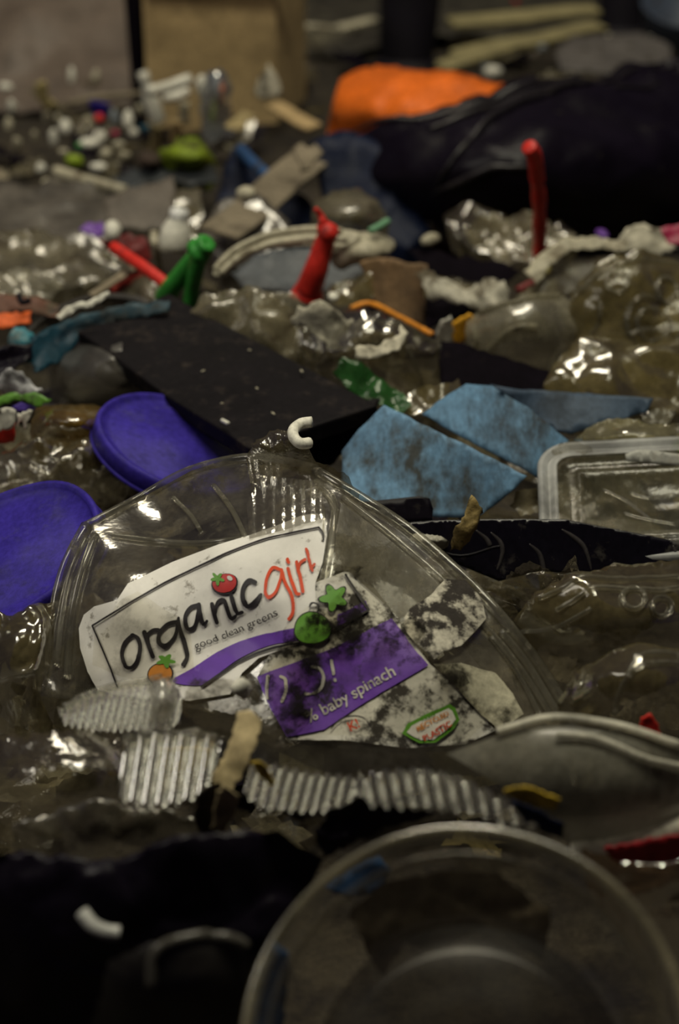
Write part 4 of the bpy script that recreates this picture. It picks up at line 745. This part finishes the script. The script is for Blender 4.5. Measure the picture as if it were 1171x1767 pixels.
# lower label print
inkm('purple_band', fill(SS, [(448, 1172), (500, 1150), (560, 1125), (620, 1098), (675, 1073), (705, 1112), (736, 1152), (690, 1180), (620, 1222), (560, 1262), (498, 1274), (470, 1225)], 8, 0, L2, 9), PINK2, lab2)
inkm('purple_corner', fill(SS, [(580, 1065), (600, 1056), (628, 1042), (634, 1058), (600, 1075), (578, 1086)], 6, 0, L2, 9), PINK2, lab2)
acc = stroke(SS, [(592, 998), (612, 1028), (633, 1058)], 4, L2 + .0004); stroke(SS, [(633, 1058), (600, 1076), (575, 1090)], 3.4, L2 + .0004, acc=acc); inkm('frame_line', acc, INK, lab2)
inkm('lettering_product', letters(SS, '% baby spinach', 534, 1252, 28, 29, L2 + .0006, sx=1.02, bold=.012), WINK, lab2)
acc = stroke(SS, [(484, 1160), (486, 1178), (494, 1172)], 4, L2 + .0006); acc = ([], [])
for q in ([(468, 1172), (466, 1195), (466, 1210)], [(490, 1172), (498, 1178), (496, 1200), (490, 1215)], [(540, 1152), (552, 1156), (558, 1172), (554, 1190), (540, 1200), (528, 1202)], [(570, 1142), (574, 1160), (575, 1166)], [(577, 1176), (577.5, 1178)]): stroke(SS, q, 5.2, L2 + .0006, acc=acc)
ink = inkm('lettering_offer', acc, WINK, lab2)
# green cartoon figure: star head and round body
ink_poly('pepper_outline', blob(541, 1088, 29, 27, .2, 30, .05, 3), INK, lab2, L2 + .0010); ink_poly('pepper', blob(541, 1088, 26.5, 24.5, .2, 30, .05, 3), GINK, lab2, L2 + .0014)
ink_poly('star_outline', blob(573, 1038, 20, 20, .5, 50, .30, 5), INK, lab2, L2 + .0010); ink_poly('star', blob(573, 1038, 17.5, 17.5, .5, 50, .30, 5), GINK, lab2, L2 + .0014)
acc = stroke(SS, [(537, 1052), (541, 1046), (549, 1050), (548, 1060)], 3, L2 + .0006); inkm('curl', acc, INK, lab2)
# recycled plastic badge
ink_poly('badge_outline', [(690, 1268), (700, 1250), (740, 1228), (770, 1214), (780, 1222), (788, 1244), (780, 1258), (745, 1284), (720, 1284)], GINK, lab2, L2 + .0006)
ink_poly('badge', [(698, 1266), (706, 1254), (744, 1232), (768, 1221), (775, 1228), (781, 1243), (774, 1254), (742, 1278), (722, 1279)], LW, lab2, L2 + .0010)
inkm('badge_lettering_green', letters(SS, '100%', 722, 1246, 12, 27, L2 + .0016, bold=.02), GINK, lab2); inkm('badge_lettering_orange', letters(SS, 'RECYCLED', 717, 1264, 12.5, 29, L2 + .0016, bold=.02), OINK, lab2); inkm('badge_lettering_red', letters(SS, 'PLASTIC', 727, 1281, 15, 29, L2 + .0016, bold=.02), RINK, lab2)
acc = letters(SS, 'K!', 604, 1266, 22, 26, L2 + .0008, bold=.02); inkm('lettering_red', acc, RINK, lab2)
acc = stroke(SS, [(572, 1262), (590, 1244), (618, 1240), (636, 1250), (642, 1262)], 2.5, L2 + .0008); inkm('burst_outline', acc, INK, lab2)
# soil smeared on the label
def soil(pts, lift=.006, rag=3):
    SEED[0] += 1; V, Fc = fill(SS, [tuple(p) for p in catmull(pts, 3, True)], 6, rag, lift, SEED[0])
    V = [v + (C0 - v).normalized() * .0012 * noise.noise(v * 160) for v in V]; return V, Fc
def many(name, polys, m, parent, lift):
    V, Fc = [], []
    for p in polys:
        v, f = soil(p, lift); b = len(V); V += v; Fc += [tuple(i + b for i in q) for q in f]
    o = mesh_obj(name, V, Fc, m, parent); return tag(o, 'dark wet soil smears', kind='stuff')
SMEAR = mat('smear', (.022, .019, .018), a=.0, rough=.8, dirt=.50, dcol=(.02, .018, .016), ds=75, bump=.3, bs=180, world=True, gr=.4, spec=0, soft=.10)
many('soil_smear', [[(535, 1065), (560, 1060), (590, 1070), (588, 1095), (560, 1095), (540, 1085)], [(508, 1150), (530, 1140), (540, 1165), (532, 1195), (515, 1215), (505, 1190)], [(560, 1120), (585, 1115), (612, 1128), (595, 1140), (570, 1142)], [(515, 1225), (535, 1230), (540, 1250), (518, 1262), (500, 1250)],
    [(545, 992), (590, 985), (620, 990), (600, 1000), (560, 1006)], [(690, 1090), (715, 1075), (732, 1105), (705, 1122)], [(560, 1050), (610, 1055), (620, 1100), (560, 1130), (500, 1120), (510, 1070)], [(745, 1150), (775, 1155), (800, 1180), (760, 1195)], [(480, 1130), (540, 1110), (550, 1220), (500, 1270), (470, 1220)], [(640, 1122), (662, 1108), (690, 1120), (672, 1135), (650, 1138)]], SMEAR, lab2, .0058)
DUST = mat('dust_veil', (.05, .045, .038), a=.0, rough=.9, dirt=.38, dcol=(.04, .035, .03), ds=60, bump=.3, world=True, gr=.5, spec=0, soft=.3)
tag(lsheet('dust_veil', [(215, 1040), (240, 1030), (330, 1080), (340, 1160), (250, 1180), (170, 1150), (175, 1090)], .0050, DUST, lab1, 'grey dust'), kind='stuff')
tag(lsheet('dust_veil', [(455, 1165), (600, 1010), (640, 1020), (740, 1150), (840, 1240), (800, 1280), (600, 1275), (490, 1270)], .0056, DUST, lab2, 'grey dust'), kind='stuff')
# muddy torn paper on the right flank of the box
mp_ = mat('muddy_paper', (.52, .49, .40), rough=.8, dirt=.49, dcol=(.035, .03, .026), ds=55, bump=1, bs=60, soft=.08)
lsheet('muddy_film', [(690, 1085), (705, 1060), (740, 1035), (765, 1008), (800, 1010), (825, 1040), (835, 1075), (810, 1100), (790, 1120), (760, 1130), (745, 1142), (715, 1115)], .0045, mp_, box, 'muddy white film stuck to the box', sp=6)
lsheet('label_remnant', [(745, 1150), (790, 1148), (850, 1165), (880, 1200), (900, 1235), (860, 1262), (825, 1235), (785, 1190)], .0036, mat('remnant', (.5, .47, .34), rough=.7, dirt=.50, dcol=(.05, .045, .03), ds=35, bump=.4), box, 'stained label remnant', sp=7)
# bent clear peak over the box with a white claw-like chip
pk = sheet('lid_remnant', 'crumpled clear lid peak rising above the top edge of the salad box', 'lid', [(425, 800), (438, 768), (465, 748), (500, 752), (530, 770), (545, 800), (590, 808), (620, 850), (560, 830), (500, 808)], (.112, .4), BAGC, dome=.006, cr=(.008, 45), sp=6, skirt=.02)
ptube('white_claw', [(538, 728, .138), (519, 731, .137), (506, 742, .136), (507, 755, .134), (518, 765, .132), (534, 764, .131)], .0030, WHITE, label='small white curved plastic claw lying on the crumpled lid peak', cat='chip', n=4)

# ------------------------------------------------------------------ left and lower edge
sheet('film_scrap', 'brown clear film heap left of the salad box', 'film', [(-30, 1060), (40, 1045), (95, 1030), (85, 1110), (60, 1180), (90, 1240), (-30, 1270)], (.035, .3), BOT, dome=.015, cr=(.014, 24), sp=9, skirt=.02)
sheet('film_scrap', 'dull dark film under the left purple lid', 'film', [(-30, 1000), (60, 1040), (150, 1100), (170, 1200), (60, 1260), (-30, 1260)], (.01, .2), SMOKY, cr=(.014, 20), sp=11)
RIBC = mat('ribbed_clear', (.42, .40, .32), a=.12, dirt=.22, dcol=(.2, .17, .12), ds=40, bump=0, ior=1.7, gr=.05, spec=1.9)
def ribbed(label, pts, z, rib, dome=.003, lip=None, m=None, **k):
    z = (z[0] + .012, .145, 0); dome = 0; rib = rib[:3] + (rib[3] * 1.25,); o = sheet('ribbed_cup', label, 'cup', pts, z, m or RIBC, dome=dome, cr=(0, 1), rib=rib, sp=3.4 if rib[2] > 22 else max(1.7, rib[2] / 9), rag=0, jit=0, **k)
    if lip: tube('lip', [o[1].at(p[0], p[1], .001) for p in catmull(lip, 6)], .002, CLEAR2, parent=o[0], seg=8)
    return o
ribbed('upper crushed ribbed clear cup overlapping the lower left of the printed label', [(100, 1225), (130, 1205), (190, 1188), (262, 1172), (300, 1180), (315, 1205), (310, 1250), (250, 1262), (160, 1262), (110, 1250)], (.068, .34, 0), (1, .25, 12.5, .0013), lip=[(110, 1222), (180, 1195), (265, 1174), (300, 1182)])
sheet('clear_shard', 'bright bent clear shard at the right end of the upper ribbed cup', 'shard', [(250, 1250), (260, 1215), (258, 1180), (280, 1172), (308, 1185), (305, 1230), (290, 1256)], (.080, .33), mat('shard', (.7, .68, .6), a=.55, dirt=.22, ior=1.6, gr=.08, bump=.2), dome=.01, cr=(.003, 40), sp=6)
rb2 = ribbed('widest ribbed clear cup with bright vertical flutes, lower left', [(205, 1378), (210, 1320), (222, 1278), (290, 1266), (360, 1272), (382, 1285), (372, 1330), (352, 1372), (300, 1390), (240, 1392)], (.075, .32, 0), (1, .16, 23, .0022), dome=.016, lip=[(215, 1280), (290, 1266), (375, 1276)])
sheet('yellow_insert', 'yellow paper wrapped inside the widest ribbed cup', 'paper', [(270, 1320), (275, 1292), (330, 1285), (362, 1292), (358, 1325), (310, 1330)], (.058, .32), YELLOW, cr=(.002, 20), sp=8, th=.0008)
ribbed('small ribbed clear cup piece right of the brown paper twist', [(420, 1370), (430, 1325), (460, 1318), (540, 1335), (640, 1345), (650, 1370), (600, 1400), (520, 1402), (450, 1398)], (.070, .32, 0), (1, .28, 19, .0017))
ribbed('long crinkled ribbed strip arching over the big foreground bowl', [(600, 1360), (650, 1332), (730, 1328), (800, 1345), (850, 1370), (900, 1400), (930, 1432), (880, 1430), (820, 1408), (740, 1398), (640, 1392)], (.085, .32, 0), (1, -.22, 24, .0018))
sheet('film_scrap', 'large clear crinkled bag filling the lower left behind the cups', 'film', [(-30, 1280), (60, 1262), (160, 1258), (240, 1280), (230, 1350), (200, 1400), (120, 1440), (-30, 1460)], (.040, .3), BAGC, dome=.02, cr=(.010, 18), sp=9, skirt=.02)
sheet('film_scrap', 'grey clear bag fold below the ribbed cups on the left', 'film', [(20, 1420), (100, 1380), (220, 1375), (320, 1392), (400, 1410), (380, 1460), (260, 1480), (120, 1490), (30, 1480)], (.06, .3), MILKD if False else mat('greyfold', (.26, .235, .18), a=.3, dirt=.34, dcol=(.09, .075, .055), ds=25, bump=.5, bs=25, ior=1.5, gr=.16, spec=.8), dome=.005, cr=(.013, 24), sp=10, skirt=.02)
sheet('film_scrap', 'clear folded film between the upper ribbed cup and the purple band', 'film', [(310, 1240), (330, 1190), (390, 1172), (430, 1180), (470, 1230), (490, 1275), (440, 1290), (370, 1275)], (.062, .33), BAGC, cr=(.011, 38), sp=7)
chunk('white_wad', 'small white crumpled wad above the brown paper twist', 'wad', P(417, 1187, .083), (.006, .004, .005), WHITE, seed=21, cr=.7)
sheet('paper_twist', 'brown paper twist running down between the two ribbed cups', 'paper', [(408, 1222), (430, 1218), (452, 1235), (440, 1290), (420, 1330), (395, 1360), (372, 1355), (362, 1335), (385, 1300), (402, 1262)], (.088, .2), mat('kraft', (.50, .40, .22), rough=.85, dirt=.38, dcol=(.12, .09, .05), ds=30, bump=.5), cr=(.005, 26), sp=6, th=.0006)
sheet('paper_twist', 'lower crumpled end of brown paper below the ribbed cups', 'paper', [(370, 1380), (385, 1350), (410, 1372), (405, 1410), (380, 1440), (365, 1425)], (.085, .33), MC['kraft'], cr=(.006, 28), sp=6, th=.0006)
sheet('yellow_scrap', 'amber yellow scrap bent over the small ribbed cup piece', 'scrap', [(432, 1312), (446, 1310), (462, 1325), (474, 1350), (464, 1356), (445, 1335)], (.092, .33), YELLOW, cr=(.003, 40), sp=5, th=.0008)
sheet('dark_wrapper', 'dark brown wad under the brown paper twist', 'wad', [(335, 1400), (345, 1360), (380, 1352), (390, 1385), (380, 1430), (345, 1440)], (.080, .3), mat('darkbrown', (.035, .026, .02), rough=.6), cr=(.006, 40), sp=7)
sheet('film_scrap', 'clear film crinkles under the small ribbed cup piece', 'film', [(400, 1400), (480, 1395), (600, 1398), (560, 1440), (500, 1470), (420, 1465)], (.062, .3), BAGC, cr=(.010, 40), sp=7)
sheet('smoky_film', 'dark smooth film lying along the lower edge of the salad box', 'film', [(480, 1300), (520, 1278), (600, 1282), (720, 1290), (850, 1262), (900, 1290), (880, 1340), (820, 1340), (700, 1325), (560, 1330)], (.050, .25), SMOKY, cr=(.006, 18), sp=10)
mt = sheet('milky_film', 'smooth translucent grey sheet curving across the lower right', 'sheet', [(770, 1300), (850, 1270), (930, 1248), (985, 1245), (1060, 1256), (1130, 1280), (1240, 1310), (1240, 1430), (1150, 1445), (1060, 1458), (985, 1460), (930, 1400), (860, 1350)], (.075, .25), mat('frosted_grey', (.20, .19, .15), a=.62, dirt=.3, dcol=(.12, .10, .07), ds=22, bump=.15, bs=15, ior=1.3, gr=.35, soft=.3, spec=.45), dome=.012, cr=(.003, 10), sp=10, rag=0, sm=False)
for q, r in (([(860, 1268), (930, 1248), (985, 1246), (1060, 1256), (1171, 1294)], .0018), ([(985, 1456), (1060, 1450), (1130, 1432), (1200, 1405)], .0045), ([(960, 1275), (1030, 1278), (1110, 1310), (1171, 1325)], .0015)):
    tube('edge_highlight', [mt[1].at(p[0], p[1], .003) for p in catmull(q, 6)], r, mat('frost_highlight', (.80, .77, .64), a=.75, dirt=.25, ior=1.5, gr=.2), parent=mt[0], seg=8)  # edges coloured far paler than the sheet to stand for their highlights
sheet('yellow_scrap', 'mustard yellow torn strip lying on the translucent grey sheet', 'scrap', [(868, 1362), (900, 1356), (935, 1368), (966, 1380), (955, 1400), (925, 1395), (890, 1380)], (.105, .3), YELLOW, cr=(.004, 40), sp=6, th=.0008)
sheet('blue_scrap', 'dark blue-grey scrap under the mustard yellow strip', 'scrap', [(880, 1380), (930, 1395), (975, 1420), (970, 1445), (930, 1430), (890, 1400)], (.092, .3), NAVY, cr=(.003, 30), sp=8, th=.0008)
sheet('dark_red_film', 'dark red film band at the right edge below the grey sheet', 'film', [(1040, 1462), (1100, 1450), (1240, 1432), (1240, 1480), (1130, 1492), (1060, 1490)], (.062, .3), mat('crimson', (.30, .02, .025), rough=.35, dirt=.25, dcol=(.08, .01, .01)), cr=(.004, 25), sp=9, th=.0008)
sheet('film_scrap', 'reddish clear film at the right edge beside the big bowl', 'film', [(1000, 1475), (1080, 1488), (1240, 1480), (1240, 1767), (1180, 1720), (1100, 1590)], (.035, .3), mat('reddish_clear', (.24, .15, .08), a=.35, dirt=.35, dcol=(.08, .06, .035), ds=25, bump=.6, bs=35, ior=1.6, gr=.12, spec=1.4), cr=(.010, 25), sp=10, skirt=.02)
# black bags bottom left
sheet('black_rubbish_bag', 'black glossy bag filling the lower left corner', 'bag', [(-60, 1480), (60, 1460), (200, 1470), (330, 1450), (480, 1440), (560, 1480), (500, 1560), (440, 1700), (430, 1850), (-60, 1850)], (.035, .3), BLACKB, dome=.015, cr=(.014, 14), sp=12, skirt=.02)
k1 = sheet('black_tray', 'dark tray with a painted rim highlight lying on the black bag at the bottom', 'tray', [(150, 1800), (190, 1660), (260, 1625), (400, 1615), (440, 1650), (430, 1850), (150, 1850)], (.06, .3), mat('char', (.018, .016, .015), rough=.35, dirt=.35, dcol=(.035, .03, .022), ds=20, bump=.3, bs=25, soft=.3), dome=.01, cr=(.006, 16), sp=11)
for q in ([(262, 1700), (266, 1650), (300, 1625), (380, 1612), (425, 1630)],):
    tube('rim', [k1[1].at(p[0], p[1], .001) for p in catmull(q, 6)], .0022, mat('rim_highlight', (.07, .065, .055), rough=.2, dirt=.2), parent=k1[0], seg=8)  # lighter grey paints the highlight on the dark plastic
ptube('clear_hook', [(142, 1574, .088), (160, 1596, .085), (182, 1607, .083), (206, 1610, .082)], .0028, mat('highlight_pale', (.45, .45, .42), rough=.15, dirt=.15, bump=.1), label='glinting curved clear strip on the black bag at lower left', cat='strip')  # no separate piece: a highlight on the black plastic, built as a pale strip
sheet('black_film', 'black crumpled film peeking out above the big foreground bowl', 'film', [(540, 1440), (570, 1395), (620, 1372), (700, 1385), (760, 1400), (700, 1420), (620, 1450), (560, 1490)], (.078, .3), BLACKB, cr=(.008, 35), sp=8)
# big foreground bowl, seen into its mouth
c = P(803, 1800, .085); n = nrm(803, 1800, .97, 95); R = 378 * pix(803, 1800, .085)
bw = empty('clear_bowl', c, 'big round clear bowl with a thick rim, out of focus at the bottom', 'bowl')
BOWLM = mat('bowl_clear', (.10, .08, .05), a=.02, spec=.4, dirt=.26, dcol=(.12, .10, .06), ds=30, bump=.2, bs=25, ior=1.5, gr=.15, soft=.3)
lathe('rim', [(R * .985, -.004), (R, -.002), (R * 1.003, 0), (R * .99, .0022), (R * .965, .002), (R * .95, .0), (R * .94, -.003)], 96, mat('bowl_rim', (.34, .30, .19), a=.4, dirt=.25, ior=1.5, gr=.18, bump=.1), c, n, parent=bw, wob=.012)
lathe('wall', [(R * .94, -.003), (R * .90, -.006), (R * .88, -.014), (R * .84, -.030), (R * .80, -.045), (R * .74, -.052)], 96, BOWLM, c, n, parent=bw, wob=.012)
lathe('inner_step', [(R * .90, -.006), (R * .885, -.005), (R * .87, -.008), (R * .88, -.012)], 96, mat('step', (.16, .135, .09), a=.2, dirt=.3, ior=1.4), c, n, parent=bw, wob=.012)
lathe('base', [(R * .74, -.052), (R * .6, -.05), (R * .58, -.047), (R * .3, -.047), (0, -.046)], 96, mat('bowl_base', (.016, .012, .012), a=.55, rough=.6, dirt=.34, dcol=(.085, .068, .04), ds=11, bump=.1, bs=20, ior=1.3, gr=.35, soft=.25, spec=.4, stretch=(2.6, .6, .6)), c, n, parent=bw, wob=.012)  # stretched brown streaks in the dark base imitate highlights inside the bowl
def dsk(x, y, dd): return P(x, y, .085) - n * dd
sheet('blue_scrap', 'blue scrap showing through the left side of the big bowl', 'scrap', [(425, 1800), (440, 1690), (475, 1620), (500, 1640), (490, 1760), (480, 1850), (430, 1850)], (.035, .26), mat('deep_blue', (.03, .09, .22), rough=.5, dirt=.3), cr=(.003, 20), sp=11, th=.001)
sheet('blue_scrap', 'blue scrap behind the upper left wall of the big bowl', 'scrap', [(560, 1530), (600, 1500), (655, 1478), (672, 1500), (660, 1540), (600, 1550)], (.045, .26), MC['deep_blue'], cr=(.003, 20), sp=11, th=.001)
sheet('film_scrap', 'brown film lying inside the big bowl', 'film', [(600, 1570), (660, 1520), (760, 1500), (860, 1510), (950, 1580), (940, 1660), (840, 1600), (760, 1640), (700, 1620), (660, 1680)], (.055, .27), mat('brownfilm', (.20, .16, .10), rough=.6, dirt=.42, dcol=(.03, .025, .02), ds=16, soft=.3), cr=(.006, 25), sp=10)
# ------------------------------------------------------------------ fill of small loose scraps everywhere
def proto(name, label, cat, m, size, seed, group, flat=.35, n=7, th=0):
    rnd = random.Random(seed); V = []; Fc = []
    for j in range(n + 1):
        for i in range(n + 1):
            u, v = i / n - .5, j / n - .5; p = Vector((u * size * (1 + .3 * rnd.random()), v * size * (.7 + .3 * rnd.random()), 0))
            p.z = flat * size * (.5 * noise.noise(p * (1.6 / size) + Vector((seed * 3.3, 0, 0))) + .25 * (1 - 3 * abs(noise.noise(p * (4 / size) + Vector((0, seed * 1.9, 0)))))) + size * .12; V.append(p)
    for j in range(n):
        for i in range(n):
            if (i, j) in ((0, 0), (n - 1, n - 1)) or (rnd.random() < .3 and (i in (0, n - 1) or j in (0, n - 1))): continue
            q = j * (n + 1) + i; Fc.append((q, q + 1, q + n + 2)); Fc.append((q, q + n + 2, q + n + 1))
    o = mesh_obj(name, V, Fc, m, origin=Vector((0, 0, 0)), smooth=(seed % 3 != 0))
    if th: md = o.modifiers.new('thickness', 'SOLIDIFY'); md.thickness = th
    o['label'] = label; o['category'] = cat; o['group'] = group; return o
kinds = [('film_flake', 'crumpled flake of dirty clear film lying loose in the heap', 'film', BAGC, .05, 'loose clear film flakes', 66),
         ('film_flake', 'dusty grey flake of film lying loose in the heap', 'film', MILKD, .045, 'loose grey film flakes', 60),
         ('bottle_shard', 'olive clear shard of crushed bottle lying loose in the heap', 'shard', OLIVE, .05, 'loose olive shards', 40),
         ('black_scrap', 'black scrap of film lying loose in the heap', 'film', BLACKB, .055, 'loose black scraps', 45),
         ('paper_scrap', 'torn dirty paper scrap lying loose in the heap', 'paper', mat('dirty_paper', (.30, .26, .18), rough=.85, dirt=.45, dcol=(.05, .042, .03), ds=50, bump=.6), .03, 'loose paper scraps', 34),
         ('clear_chip', 'small pale clear chip lying loose in the heap', 'chip', MILKY, .022, 'loose pale chips', 50)]
rnd = random.Random(11)
for ki, (nm, lb, ct, m, size, grp, cnt) in enumerate(kinds):
    ps = [proto(nm, lb, ct, m, size, ki * 5 + s + 1, grp) for s in range(4)]
    for i in range(cnt):
        o = ps[i] if i < 4 else ps[i % 4].copy()
        if i >= 4: COL.objects.link(o)
        px, py = rnd.uniform(-10, 1180), 60 + 1440 * rnd.random() ** 1.15
        if py > 1400 and px > 380: py -= 500
        g = P(px, py, 0); z = gz(g.x, g.y) + rnd.uniform(.002, .022); sc = rnd.uniform(.6, 1.3)
        o.location = (g.x, g.y, z); o.rotation_euler = (rnd.uniform(-.5, .5), rnd.uniform(-.5, .5), rnd.uniform(0, 6.28)); o.scale = (sc, sc, sc)

# leave out loose scraps that nothing of the picture shows
bpy.context.view_layer.update(); dg = bpy.context.evaluated_depsgraph_get()
loose = [o for o in SC.objects if o.get('group', '').startswith('loose ')]
def seen(o):
    me = o.data; vs = me.vertices; mw = o.matrix_world
    for k in range(0, len(vs), 3):
        p = mw @ vs[k].co; d_ = (p - C0).normalized(); q = C0.copy(); far = (p - C0).length
        u = F * d_.dot(RT) / d_.dot(FW) + 585.5; v = 883.5 - F * d_.dot(UP) / d_.dot(FW)
        if not (0 < u < 1171 and 0 < v < 1767): continue
        for hop in range(3):
            ok, loc, nn_, ix, ob, mt_ = SC.ray_cast(dg, q, d_)
            if not ok or (loc - C0).length > far + .002: break
            if ob.name == o.name: return True
            if not any('clear' in m_.name or 'salad' in m_.name for m_ in ob.data.materials if m_): break
            q = loc + d_ * .0008
    return False
gone = [o for o in loose if not seen(o)]
for o in gone: bpy.data.objects.remove(o)
